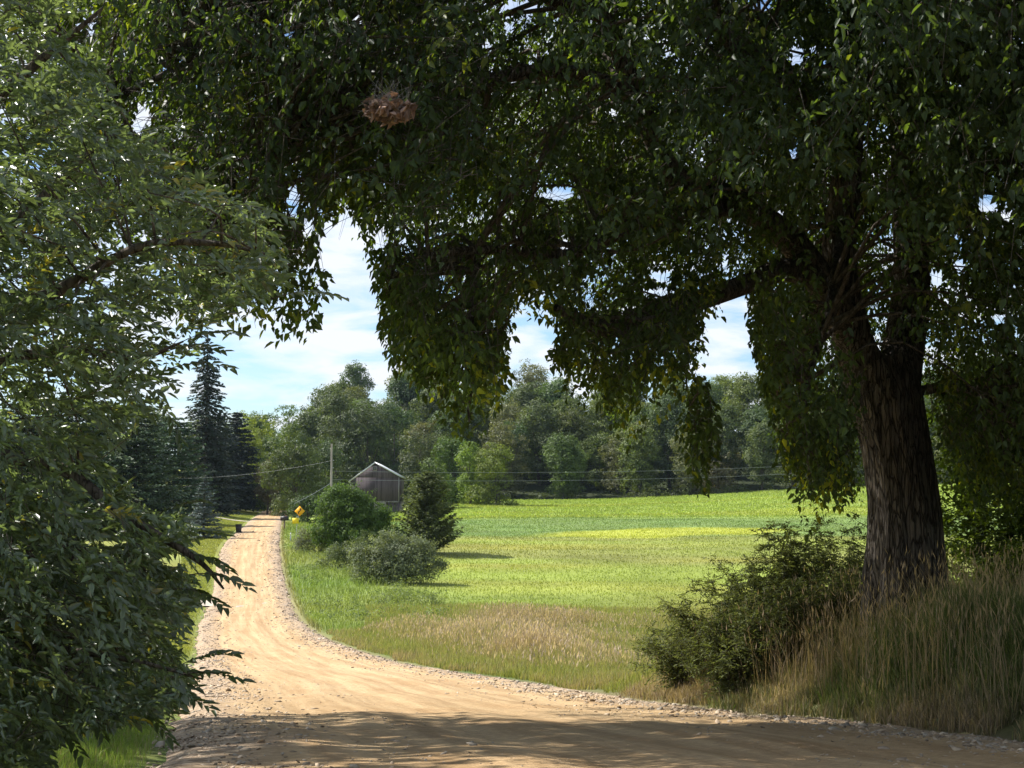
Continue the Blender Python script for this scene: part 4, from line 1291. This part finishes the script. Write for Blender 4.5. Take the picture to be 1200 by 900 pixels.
# thicket and saplings right of the trunk
leafy('sapling', P(1150, 600, 31)[0], 31, 5.6, 4.0, 9000, .12, (.06, .09, .026), 'slender sapling with thin dark trunk right of the maple trunk', rng, cat='tree', stems=26, low=.35, mat=M_maple)
leafy('sapling', P(1225, 600, 29)[0], 29, 5.0, 4.0, 9000, .12, (.06, .09, .026), 'leafy sapling at the right edge of the photo behind the grass', rng, cat='tree', stems=26, low=.2, mat=M_maple)
leafy('roadside_shrub', P(1115, 600, 29.5)[0], 29.5, 2.0, 2.2, 6000, .08, (.07, .10, .03), 'shrub just right of the maple trunk with backlit yellow-green leaves', rng, stems=22, mat=M_maple)
leafy('roadside_shrub', P(1185, 600, 28)[0], 28, 1.9, 2.6, 7000, .08, (.07, .10, .03), 'shrub behind the grass under the saplings at the right edge', rng, stems=22, mat=M_maple)
mb = MB()
sx = P(1148, 600, 30.5)[0]
st = empty('sapling', (sx, 30.5, float(H(sx, 30.5)))); tag(st, 'thin straight dark sapling trunk standing between the maple and the right edge', 'tree')
V, f = tube(spline(np.array([(0, 0, -.2), (.04, 0, 1.2), (-.02, 0, 2.6), (.1, 0, 4.4)]), 12), np.linspace(.10, .05, 12), 10); mb.add(V, f)
for e in ((-.9, 0, 1.3, .9), (.9, 0, 1.9, 1.2), (-.7, .2, 3.2, 2.3), (1.2, 0, 2.6, 1.6)):
    V, f = tube(spline(np.array([(0.02, 0, e[3]), (e[0]*.5, e[1], (e[2]+e[3])/2+.1), (e[0], e[1], e[2])]), 7), np.linspace(.03, .01, 7), 6); mb.add(V, f)
mb.build('trunk', M_bark2, st, smooth=True)
build_leaf_mesh([tufts([(-.6, 0, 3.4, 1.0, 1, .9), (.6, 0, 3.9, 1.1, 1, 1.0), (0, 0, 4.8, 1.2, 1.1, 1.0), (1.1, 0, 2.8, .7, .7, .5), (-.9, 0, 1.9, .6, .6, .5)], 5000, .12, rng, (.06, .09, .026), wr=.5)], 'crown', M_maple, st, np.zeros(3), cards)

# ---------------------------------------------------------------- grass
def blades(x, y, h, wd, rng, cb, ct, lean=.25, z=None):
    """three-triangle blades with a colour from base to tip"""
    n = len(x)
    if z is None: z = H(x, y)
    a = rng.uniform(0, 2*math.pi, n); s = np.stack([np.cos(a), np.sin(a), np.zeros(n)], 1)*(wd[:, None]/2)
    ld = rng.uniform(0, 2*math.pi, n); le = np.abs(rng.normal(size=n))*lean*h
    b = np.stack([x, y, z-.02], 1)
    lv = np.stack([np.cos(ld)*le, np.sin(ld)*le, np.zeros(n)], 1)
    m = b + lv*.35 + np.array([0, 0, 1])*(h*.55)[:, None]
    t = b + lv + np.array([0, 0, 1])*np.sqrt(np.maximum(h**2-le**2*.6, .01))[:, None]
    V = np.stack([b-s, b+s, m-s*.75, m+s*.75, t], 1)
    k = (np.arange(n)*5)[:, None]
    f = np.stack([k+[[0, 1, 3]], k+[[0, 3, 2]], k+[[2, 3, 4]]], 1).reshape(-1, 3)
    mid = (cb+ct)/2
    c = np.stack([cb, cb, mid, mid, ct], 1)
    return V.reshape(-1, 3), f, c.reshape(-1, 3), t


def gbuild(name, parts, label, cat):
    Vs, Fs, Cs = [], [], []; n = 0
    for V, f, c in parts:
        Vs.append(V); Fs.append(f+n); Cs.append(c); n += len(V)
    ks = {}
    for f in Fs: ks.setdefault(f.shape[1], []).append(f)
    o = mesh_obj(name, np.concatenate(Vs), [np.concatenate(v) for v in ks.values()], M_grass, np.concatenate(Cs), 'POINT')
    tag(o, label, cat, kind='stuff')
    return o


def heads(t, Lh, Wh, rng, c):
    n = len(t)
    D = nrm(rng.normal(size=(n, 3))*.25+np.array([0, 0, 1.0])); V, f = cards(t - D*0 , D, rdir(rng, n), Lh, Wh)
    return V, f, np.repeat(c, 4, 0)


def scatter(n, x0, x1, y0, y1, rng, cond):
    X, Y = [], []; tot = 0
    while tot < n:
        x = rng.uniform(x0, x1, n); y = rng.uniform(y0, y1, n); k = cond(x, y)
        X.append(x[k]); Y.append(y[k]); tot += k.sum()
        if k.sum() == 0: break
    return np.concatenate(X)[:n], np.concatenate(Y)[:n]


rng = np.random.default_rng(55)
def offr(x, y): return x - rc(y) - rw(y)
def offl(x, y): return rc(y) - rw(y) - x
def vis(x, y, m=60):
    p = px_of(x, y); return (p > -m) & (p < 1200+m)

TAN = np.array([.30, .225, .145]); GRN = np.array([.11, .17, .04]); TANP = np.array([.33, .235, .17])
# 1 tall dry grass on the shaded bank
x, y = scatter(75000, 0, 16, 11, 33, rng, lambda x, y: (offr(x, y) > .15+.5*rng.random(len(x))) & vis(x, y) & (offr(x, y) < 7) & (vnoise(x, y, 1.3, 61) > .12) & (vnoise(x, y, .35, 63)>.25))
o_ = offr(x, y)
h = (.24+.55*sm(.4, 2.8, o_))*rng.uniform(.55, 1.25, len(x))*(.75+.5*vnoise(x, y, 2, 62))
dry = np.clip(.98-.36*o_+(vnoise(x, y, 1.6, 66)-.5)*1.3 + rng.normal(size=len(x))*.25 - .75*sm(950,1150,px_of(x,y))*sm(.6,2.2,o_), 0, 1)
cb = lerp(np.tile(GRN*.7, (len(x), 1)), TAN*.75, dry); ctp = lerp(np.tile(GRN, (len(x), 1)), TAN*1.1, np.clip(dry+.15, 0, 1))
j = (rng.uniform(.55, 1.5, (len(x), 1)))
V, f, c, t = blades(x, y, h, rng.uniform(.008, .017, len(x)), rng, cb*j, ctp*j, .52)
parts = [(V, f, c)]
k = rng.random(len(t)) < .05
parts.append(heads(t[k], rng.uniform(.08, .16, k.sum()), .014, rng, np.tile(TAN*1.2, (k.sum(), 1))*rng.uniform(.7, 1.2, (k.sum(), 1))))
gbuild('tall_grass', parts, 'tall half-dry grass on the shaded bank below the maple', 'grass')

# a few tall stems with seed heads
x, y = scatter(1700, 0, 14, 13, 28, rng, lambda x, y: (offr(x, y) > .8) & vis(x, y) & (offr(x, y) < 5))
V, f, c, t = blades(x, y, rng.uniform(.9, 1.5, len(x)), np.full(len(x), .010), rng, np.tile(TAN*1.1, (len(x), 1)), np.tile(TAN*1.3, (len(x), 1)), .34)
gbuild('seed_stems', [(V, f, c), heads(t, .14, .018, rng, np.tile(TAN*1.35, (len(t), 1)))], 'tall pale seed stems sticking out of the bank grass', 'grass')

# 2 meadow beside the road, tan seed heads over green
def mea(x, y): return (offr(x, y) > .1+.7*vnoise(x, y, 1.5, 71)) & vis(x, y, 30)
x, y = scatter(210000, -17, 28, 30, 100, rng, lambda x, y: mea(x, y) & (rng.random(len(x)) < np.clip(1.5-(y/75), .25, 1)) & (x < 3+ (y-28)*.42) & ~((y > 80) & (px_of(x, y) < 430)))
px = px_of(x, y)
hump = sm(1.5, 6, offr(x, y))*sm(38, 54, y + 12*(vnoise(x, y, 6, 74)-.5))*(1-sm(70, 92, y + 34*(vnoise(x, y, 7, 70)-.5)))*(1-sm(620, 800, px + 160*(vnoise(x, y, 5, 78)-.5)))*sm(398, 425, px)*(.45+.8*vnoise(x, y, 3.3, 79))
hump = np.clip(hump, 0, 1)
tall = .40+1.1*hump
h = tall*rng.uniform(.5, 1.2, len(x))*(.8+.4*vnoise(x, y, 4, 72))*(.45+.55*sm(0, 1.8, offr(x, y)))
dry = np.clip(.40 + .28*vnoise(x, y, 2.5, 76) + .62*hump*(.4+.9*vnoise(x, y, 5, 73)) + .6*(1-sm(0, 2.0, offr(x, y)))*vnoise(x, y, 2, 75) - .35 + rng.normal(size=len(x))*.18, 0, 1)
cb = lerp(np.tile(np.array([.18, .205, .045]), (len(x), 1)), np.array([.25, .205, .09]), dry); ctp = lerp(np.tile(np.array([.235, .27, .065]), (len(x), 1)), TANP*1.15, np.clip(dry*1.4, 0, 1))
j = rng.uniform(.8, 1.2, (len(x), 1))
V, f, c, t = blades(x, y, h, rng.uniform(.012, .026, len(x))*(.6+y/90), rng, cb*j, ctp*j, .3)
parts = [(V, f, c)]
k = rng.random(len(t)) < .42*hump
parts.append(heads(t[k], rng.uniform(.12, .26, k.sum()), .045, rng, np.tile(np.array([.46, .35, .27]), (k.sum(), 1))*rng.uniform(.75, 1.2, (k.sum(), 1))))
gbuild('meadow_grass', parts, 'sunlit meadow grass with pinkish tan seed heads along the road', 'grass')

# 3 weeds on the far verge and the low field growth, spread so that it thins with distance
x, y = scatter(150000, -60, 75, 80, 250, rng, lambda x, y: (offr(x, y) > .3) & vis(x, y, 20) & (rng.random(len(x)) < (85/y)**1.3))
off_ = offr(x, y)
verge = (1-sm(8, 13, off_))*(y < 230)
h = (.16 + .38*verge*vnoise(x, y, 3, 81))*rng.uniform(.6, 1.4, len(x))
g = gcol(x, y)*rng.uniform(.88, 1.2, (len(x), 1))
V, f, c, t = blades(x, y, h, rng.uniform(.03, .07, len(x))*(y/110), rng, g*.92, g*1.1, .5)
gbuild('field_growth', [(V, f, c)], 'low green growth covering the field and the far verge', 'field plants')
x, y = scatter(70000, -40, 120, 245, 336, rng, lambda x, y: (offr(x, y) > 6) & vis(x, y, 20) & ~((px_of(x, y) < 480) & (y > 286)))
g = gcol(x, y)*rng.uniform(.8, 1.25, (len(x), 1))
V, f, c, t = blades(x, y, .28*rng.uniform(.6, 1.4, len(x)), rng.uniform(.12, .24, len(x)), rng, g*.9, g*1.1, .5)
gbuild('crop_rows', [(V, f, c)], 'bright green crop covering the far rising end of the field', 'field plants')

# 4 left verge and the sunny grass in the left corner
x, y = scatter(46000, -10, -2, 8.5, 22, rng, lambda x, y: (offl(x, y) > .1+.5*rng.random(len(x))) & (px_of(x, y) > -40) & (px_of(x,y)<330))
j = rng.uniform(.7, 1.25, (len(x), 1)); dr = (rng.random(len(x)) < .12)[:, None]
cb = np.where(dr, TAN*.8, np.array([.13, .19, .035]))*j; ctp = np.where(dr, TAN, np.array([.22, .31, .06]))*j
V, f, c, t = blades(x, y, (.05+.13*sm(.1, .9, offl(x, y)))*rng.uniform(.6, 1.5, len(x)), rng.uniform(.004, .007, len(x)), rng, cb, ctp, .55)
pts_ = [(V, f, c)]
x, y = scatter(70000, -60, -4, 22, 130, rng, lambda x, y: (offl(x, y) > .15+.6*rng.random(len(x))) & (offl(x, y) < 9) & (px_of(x, y) > 100) & (rng.random(len(x)) < np.clip(30/y, 0, 1)) & ~((np.abs(y-102) < 2.8)))
g = gcol(x, y)*rng.uniform(.75, 1.3, (len(x), 1))
V, f, c, t = blades(x, y, (.12+.12*vnoise(x, y, 3, 91))*rng.uniform(.6, 1.4, len(x)), rng.uniform(.008, .014, len(x))*(y/20)**.8, rng, g*.9, g*1.2, .5)
pts_.append((V, f, c))
x, y = scatter(50000, -90, -20, 130, 345, rng, lambda x, y: (offl(x, y) > .5) & (px_of(x, y) > 215) & (rng.random(len(x)) < np.clip(140/y, 0, 1)) & ~(np.abs(y-(250+(-x-43)*.3)) < 2.6) & ~(np.abs(y-321) < 2))
g = gcol(x, y)*rng.uniform(.8, 1.25, (len(x), 1))
V, f, c, t = blades(x, y, .13*rng.uniform(.6, 1.4, len(x)), rng.uniform(.08, .14, len(x)), rng, g*.9, g*1.15, .5)
pts_.append((V, f, c))
gbuild('verge_grass', pts_, 'short sunlit grass along the left side of the road', 'grass')

# ---------------------------------------------------------------- loose stones along the road edges
rng = np.random.default_rng(66)
t_ = (1+5**.5)/2
ICO = nrm(np.array([(-1, t_, 0), (1, t_, 0), (-1, -t_, 0), (1, -t_, 0), (0, -1, t_), (0, 1, t_), (0, -1, -t_), (0, 1, -t_), (t_, 0, -1), (t_, 0, 1), (-t_, 0, -1), (-t_, 0, 1)], float))
ICF = np.array([(0, 11, 5), (0, 5, 1), (0, 1, 7), (0, 7, 10), (0, 10, 11), (1, 5, 9), (5, 11, 4), (11, 10, 2), (10, 7, 6), (7, 1, 8), (3, 9, 4), (3, 4, 2), (3, 2, 6), (3, 6, 8), (3, 8, 9), (4, 9, 5), (2, 4, 11), (6, 2, 10), (8, 6, 7), (9, 8, 1)])
n = 30000
side = rng.random(n) < .62
y = 9 + (rng.random(n)**1.9)*190
e = np.abs(rng.normal(size=n))*.95 - .15
far_in = rng.random(n) < .22
e = np.where(far_in, rng.uniform(0, 3.5, n), e)
hw = rw(y)
x = rc(y) + np.where(side, 1, -1)*(hw - e)
sz = rng.lognormal(-4.2, .5, n).clip(.006, .045)*(1+y/80)
sz = np.where(far_in, sz*.5, sz)
keepg = rng.random(n) < np.where(e > 0, 1, .6)*np.clip(1.3 - y/190, 0, 1)*np.where(vnoise(x, y, 1.4, 41) > .3, 1, .35)
x, y, e, sz, hw, side = x[keepg], y[keepg], e[keepg], sz[keepg], hw[keepg], side[keepg]; n = len(x)
d = x-rc(y)
z = np.where(e > 0, road_z(d, hw, y, x), H(x, y)+.01)
sc = np.stack([rng.uniform(.8, 1.6, n), rng.uniform(.6, 1.1, n), rng.uniform(.18, .42, n)], 1)*sz[:, None]
A = rng.uniform(0, 6.28, n); tl_ = rng.normal(size=(n, 2))*.3
Vv = ICO[None]*(1+.22*rng.normal(size=(n, 12, 1)))*sc[:, None, :]
ca, sa = np.cos(A)[:, None], np.sin(A)[:, None]
X = Vv[..., 0]*ca - Vv[..., 1]*sa; Y = Vv[..., 0]*sa + Vv[..., 1]*ca; Z = Vv[..., 2] + X*tl_[:, :1] + Y*tl_[:, 1:]
V = np.stack([X+x[:, None], Y+y[:, None], Z+z[:, None]+sc[:, 2:3]*.35], -1)
f = (ICF[None] + (np.arange(n)*12)[:, None, None]).reshape(-1, 3)
cs_ = np.array([.39, .30, .21])*rng.uniform(.55, 1.35, (n, 1))*np.where(rng.random((n, 1)) < .3, np.array([[.9, 1.0, 1.12]]), 1)
m, nn, l = newmat('field_stone'); o_s = nn('ShaderNodeOutputMaterial'); p_s = nn('ShaderNodeBsdfPrincipled'); p_s.inputs['Roughness'].default_value = .9
a_s = nn('ShaderNodeAttribute'); a_s.attribute_name = 'Col'; l(a_s.outputs['Color'], p_s.inputs['Base Color']); l(p_s.outputs[0], o_s.inputs['Surface'])
o = mesh_obj('loose_gravel', V.reshape(-1, 3), f, m, np.repeat(cs_, 20, 0)); tag(o, 'loose flat gravel stones along both edges of the dirt road', 'gravel', kind='stuff')

# ---------------------------------------------------------------- haze
hm = bpy.data.materials.new('haze_air'); hm.use_nodes = True
hn = hm.node_tree; hn.nodes.clear()
ho = hn.nodes.new('ShaderNodeOutputMaterial'); hv_ = hn.nodes.new('ShaderNodeVolumePrincipled')
hv_.inputs['Color'].default_value = (.62, .80, 1.0, 1); hv_.inputs['Density'].default_value = .00004; hv_.inputs['Anisotropy'].default_value = .3
hn.links.new(hv_.outputs[0], ho.inputs['Volume'])
hz = MB().box(-1150, 1150, -120, 2260, -8, 64).build('haze', hm); tag(hz, kind='stuff')

# ---------------------------------------------------------------- barn
M_board = None
def board_mat():
    m, n, l = newmat('weathered_boards')
    o = n('ShaderNodeOutputMaterial'); p = n('ShaderNodeBsdfPrincipled'); p.inputs['Roughness'].default_value = .9
    tc = n('ShaderNodeTexCoord'); sp_ = n('ShaderNodeSeparateXYZ'); l(tc.outputs['Object'], sp_.inputs[0])
    ad = n('ShaderNodeMath'); ad.operation = 'ADD'; l(sp_.outputs['X'], ad.inputs[0]); l(sp_.outputs['Y'], ad.inputs[1])
    ml = n('ShaderNodeMath'); ml.operation = 'MULTIPLY'; ml.inputs[1].default_value = 3.6; l(ad.outputs[0], ml.inputs[0])
    fl_ = n('ShaderNodeMath'); fl_.operation = 'FLOOR'; l(ml.outputs[0], fl_.inputs[0])
    fr_ = n('ShaderNodeMath'); fr_.operation = 'FRACT'; l(ml.outputs[0], fr_.inputs[0])
    wn = n('ShaderNodeTexWhiteNoise'); wn.noise_dimensions = '1D'; l(fl_.outputs[0], wn.inputs['W'])
    mp = n('ShaderNodeMapping'); mp.inputs['Scale'].default_value = (6, 6, .5); l(tc.outputs['Object'], mp.inputs[0])
    no = n('ShaderNodeTexNoise'); no.inputs['Scale'].default_value = 1; no.inputs['Detail'].default_value = 6; l(mp.outputs[0], no.inputs['Vector'])
    mx = n('ShaderNodeMath'); mx.operation = 'MULTIPLY_ADD'; mx.inputs[1].default_value = .45; l(wn.outputs['Value'], mx.inputs[0]); l(no.outputs['Fac'], mx.inputs[2])
    r = n('ShaderNodeValToRGB'); r.color_ramp.elements[0].position = .35; r.color_ramp.elements[1].position = 1.0
    r.color_ramp.elements[0].color = (.045, .033, .040, 1); r.color_ramp.elements[1].color = (.115, .088, .100, 1)
    l(mx.outputs[0], r.inputs[0])
    gp = n('ShaderNodeMath'); gp.operation = 'GREATER_THAN'; gp.inputs[1].default_value = .1; l(fr_.outputs[0], gp.inputs[0])
    mu = n('ShaderNodeMixRGB'); mu.blend_type = 'MULTIPLY'; mu.inputs[0].default_value = .7; l(r.outputs[0], mu.inputs['Color1']); l(gp.outputs[0], mu.inputs['Color2'])
    l(mu.outputs[0], p.inputs['Base Color']); l(p.outputs[0], o.inputs['Surface'])
    return m


M_board = board_mat()
BD = 288.0
kx = BD/F
bx = P(439, 600, BD)[0]
zg = float(H(bx, BD))
barn = empty('barn', (bx, BD, zg)); tag(barn, 'weathered grey-brown wooden barn with bright metal gable roof standing behind the vine mound', 'barn')
def bz(py): return P(439, py, BD)[2] - zg
def bxx(px): return (px-439)*kx
xl, xr = bxx(410.5), bxx(467.5)
zt, ze_l, ze_r, zbm, zf = bz(543), bz(564), bz(558.5), bz(587), bz(560)
sl = (zt-ze_l)/(0-xl); sr = (zt-ze_r)/xr
LN = 13.0
poly = [(xl, zbm), (xr, zbm), (xr, ze_r), (0, zt), (xl, ze_l)]
MB().prism(poly, 0, LN).build('wall', M_board, barn)
# upper gable boards stand proud of the lower ones
zk = bz(559.5)
gx0 = -(zt-zk)/sl
gxr = min(xr, (zt-zk)/sr)
MB().prism([(gx0+.05, zk), (gxr-.05, zk), (0, zt-.05)], -.09, -.01).build('gable_boards', M_board, barn)
M_roof = plain('galvanised_roof', (.62, .64, .66), .35, metal=.5, noise=.08, scale=2)
th = .22
def slope(x1, s, name):
    z1 = zt - s*abs(x1)
    n_ = np.array([s*np.sign(x1), 1.0]); n_ /= np.linalg.norm(n_)
    a = (0, zt+.02); b = (x1*1.07, zt+.02 - s*abs(x1)*1.07)
    pl = [a, b, (b[0]+n_[0]*th*.8, b[1]+n_[1]*th), (0, zt+.02+th*1.15)]
    if x1 < 0: pl = pl[::-1]
    return MB().prism(pl, -.35, LN+.3).build(name, M_roof, barn)
slope(xl, sl, 'roof_slope'); slope(xr, sr, 'roof_slope')
M_trim = plain('pale_trim', (.27, .25, .25), .7)
wz0, wz1 = bz(551.5), bz(546.5)
mb = MB(); a, b = -.42, .42
for q in ((a, a+.12, wz0, wz1), (b-.12, b, wz0, wz1), (a+.12, b-.12, wz1-.12, wz1), (a+.12, b-.12, wz0, wz0+.12), (-.05, .05, wz0+.12, wz1-.12)):
    mb.box(q[0], q[1], -.16, -.09, q[2], q[3])
wf = mb.build('window_frame', M_trim, barn)
MB().box(a+.12, b-.12, -.12, -.095, wz0+.12, wz1-.12).build('window_pane', plain('dark_glass', (.03, .035, .04), .15, spec=.6), wf)
MB().box(xl-.02, xl+.16, -.05, -.003, zbm, ze_l-.1).build('corner_board', M_trim, barn)
MB().box(xr-.16, xr+.02, -.05, -.003, zbm, ze_r-.1).build('corner_board', M_trim, barn)
M_stone = plain('foundation_stone', (.27, .24, .21), .95, noise=.35, scale=2.5, bump=.5)
mb = MB()
mb.box(xl, bxx(452), .1, LN-.1, -.8, zbm-.01); mb.box(xl+.1, xr-.1, 5.0, LN-.1, -.8, zbm-.012)
mb.build('foundation', M_stone, barn)
mb = MB()
for q in (bxx(455.5), bxx(460), bxx(466.8)): mb.box(q-.14, q+.14, .15, .43, -.5, zbm-.28)
mb.build('post', M_board, barn)
MB().box(bxx(452)+.02, xr-.05, .1, .5, zbm-.28, zbm-.015).build('sill_beam', M_trim, barn)

# ---------------------------------------------------------------- utility poles and wires
M_pole = plain('weathered_pole', (.34, .31, .28), .9, noise=.25, scale=5, stretch=(1, 1, .15))
M_wire = plain('wire', (.30, .31, .32), .4, metal=.3)
M_metal = plain('galvanised', (.42, .43, .44), .5, metal=.5)


def pole(px, D, topy, label):
    x = P(px, 600, D)[0]; zg = float(H(x, D)); ht = P(px, topy, D)[2]-zg
    o = empty('utility_pole', (x, D, zg)); tag(o, label, 'utility pole', 'utility poles of the line across the field')
    V, f = tube(np.array([(0, 0, -.5), (0, 0, ht*.5), (0, 0, ht)]), [.16, .14, .12], 14)
    MB().add(V, f).build('shaft', M_pole, o, smooth=True)
    for a in (2.2, 3.2):
        V, f = tube(np.array([(.16, -.1, ht-a), (.24, -.1, ht-a), (.34, -.1, ht-a)]), [.03, .07, .03], 10)
        MB().add(V, f).build('insulator', M_metal, o, smooth=True)
    return np.array([x, D, zg]), ht


A0, ha = pole(388, 196, 520, 'pale wooden utility pole rising behind the vine mound left of the barn')
B0, hb = pole(1030, 262, 515, 'wooden utility pole in the field hidden behind the maple trunk')


def wire(a, b, sag, label, r=.020, grp='power lines across the field'):
    t = np.linspace(0, 1, 40)[:, None]
    q = a + (b-a)*t; q[:, 2] -= 4*sag*(t*(1-t))[:, 0]
    V, f = tube(q, r, 5)
    o = MB().add(V, f).build('power_line', M_wire); tag(o, label, 'wire', grp)


wire(P(388, 552, 196), P(1030, 540, 262), .9, 'upper pale wire crossing in front of the dark wood')
wire(P(388, 562, 196), P(1030, 549, 262), .9, 'lower pale wire crossing in front of the dark wood')
wire(P(388, 540, 196), P(150, 560, 205), .9, 'thin wire running left from the utility pole past the spruces', r=.014)
wire(P(388, 566, 196), P(345, 590, 188), .1, 'short guy wire slanting down toward the yellow sign', r=.03)

# ---------------------------------------------------------------- sign
def signm(c, r=.5): return plain('paint', c, r, noise=.03)
SD = 176.0
sx = P(349, 600, SD)[0]; zg = float(H(sx, SD))
sg = empty('curve_sign', (sx, SD, zg)); tag(sg, 'leaning yellow diamond curve sign with smaller yellow plaque below it, right verge of the road', 'road sign')
zc = P(352, 599, SD)[2]-zg; hw_ = .62
lean = .22
M_ye = signm((.85, .42, .015)); M_ye2 = signm((.80, .62, .02)); M_bl = signm((.012, .012, .012))
cx = .22
MB().prism([(cx, zc-hw_), (cx+hw_, zc), (cx, zc+hw_), (cx-hw_, zc)], -.02, .02).build('sign_plate', M_ye, sg)
mb = MB()   # curve arrow
pa = np.array([(-.12, -.32), (-.12, -.12), (.0, .0), (.1, .1), (.1, .2)])
Sq = spline(pa, 14); T = nrm(np.gradient(Sq, axis=0)); Nn = np.stack([-T[:, 1], T[:, 0]], 1)*.05
for i in range(13):
    q = [Sq[i]-Nn[i], Sq[i+1]-Nn[i+1], Sq[i+1]+Nn[i+1], Sq[i]+Nn[i]]
    mb.prism([(cx+a[0], zc+a[1]) for a in q], -.028, -.0215)
mb.prism([(cx-.03, zc+.2), (cx+.23, zc+.2), (cx+.1, zc+.38)], -.028, -.0215)
mb.build('curve_arrow', M_bl, sg)
zp = P(346, 610, SD)[2]-zg
MB().box(-.62, .12, -.02, .02, zp-.36, zp+.30).build('advisory_plaque', M_ye2, sg)
V, f = tube(np.array([(-.26, .05, -.3), (-.05, .05, zc*.6), (cx, .05, zc+.5)]), .035, 8)
MB().add(V, f).build('post', M_metal, sg)

# ---------------------------------------------------------------- mailboxes and bin
M_dk = plain('dark_paint', (.035, .03, .028), .5); M_wh = plain('white_paint', (.75, .75, .74), .5); M_wd = plain('post_wood', (.22, .17, .12), .9)


def mailbox(px, D, mat, label, s=1.0, wdt=.3, zh=1.15, rz=0.0):
    x = P(px, 600, D)[0]; zg = float(H(x, D))
    o = empty('mailbox', (x, D, zg), rz); tag(o, label, 'mailbox')
    o.scale = (s, s, s)
    MB().box(-.06, .06, -.06, .06, -.3, zh).build('post', M_wd, o)
    a = np.linspace(0, math.pi, 9); w2 = wdt/2
    poly = [(-w2, zh), (w2, zh)] + [(w2*math.cos(t), zh+.2+w2*math.sin(t)) for t in a]
    b = MB().prism(poly, -.35, .35).build('box', mat, o)
    MB().prism([(p_[0]*.93, zh+.01+(p_[1]-zh)*.95) for p_ in poly], -.375, -.352).build('door', mat, o)
    MB().box(w2+.003, w2+.02, -.1, -.05, zh+.1, zh+.45).build('flag', signm((.5, .03, .02)), o)
    return o


mailbox(333.5, 205, M_dk, 'dark mailbox on a post at the right edge of the far road', 1.45, .4, .9, R(80))
mailbox(308, 335, M_wh, 'white-topped mailbox beside the far lawn left of the road crest', 2.0, .5, 1.15)
bxp = P(280, 600, 193)[0]; bg_ = float(H(bxp, 193))
bn_ = empty('rubbish_bin', (bxp, 193, bg_)); tag(bn_, 'dark wheeled rubbish bin on the grass left of the road', 'bin')
mb = MB(); V = np.array([(x*s_, y*s_, z) for z, s_ in ((.08, .8), (1.05, 1.0)) for x, y in ((-.36, -.36), (.36, -.36), (.36, .36), (-.36, .36))])
mb.add(V, np.array([[0, 1, 5, 4], [1, 2, 6, 5], [2, 3, 7, 6], [3, 0, 4, 7], [3, 2, 1, 0], [4, 5, 6, 7]])).build('body', M_dk, bn_)
MB().box(-.39, .39, -.4, .38, 1.055, 1.13).box(-.3, .3, -.37, .3, 1.132, 1.17).build('lid', M_dk, bn_)
for s_ in (-.33, .33):
    V, f = tube(np.array([(s_-.04, .33, .12), (s_+.04, .33, .12)]), .12, 12); MB().add(V, f).build('wheel', M_dk, bn_)
sxx = P(341, 600, 172)[0]
mk = empty('marker_post', (sxx, 172, float(H(sxx, 172)))); tag(mk, 'short grey marker post in the verge below the yellow sign', 'post')
V, f = tube(np.array([(0, 0, -.3), (0, 0, .9), (0, 0, 1.0)]), [.07, .07, .04], 10); MB().add(V, f).build('shaft', M_metal, mk)
MB().box(-.06, .06, -.075, -.07, .7, .9).build('reflector', M_wh, mk)
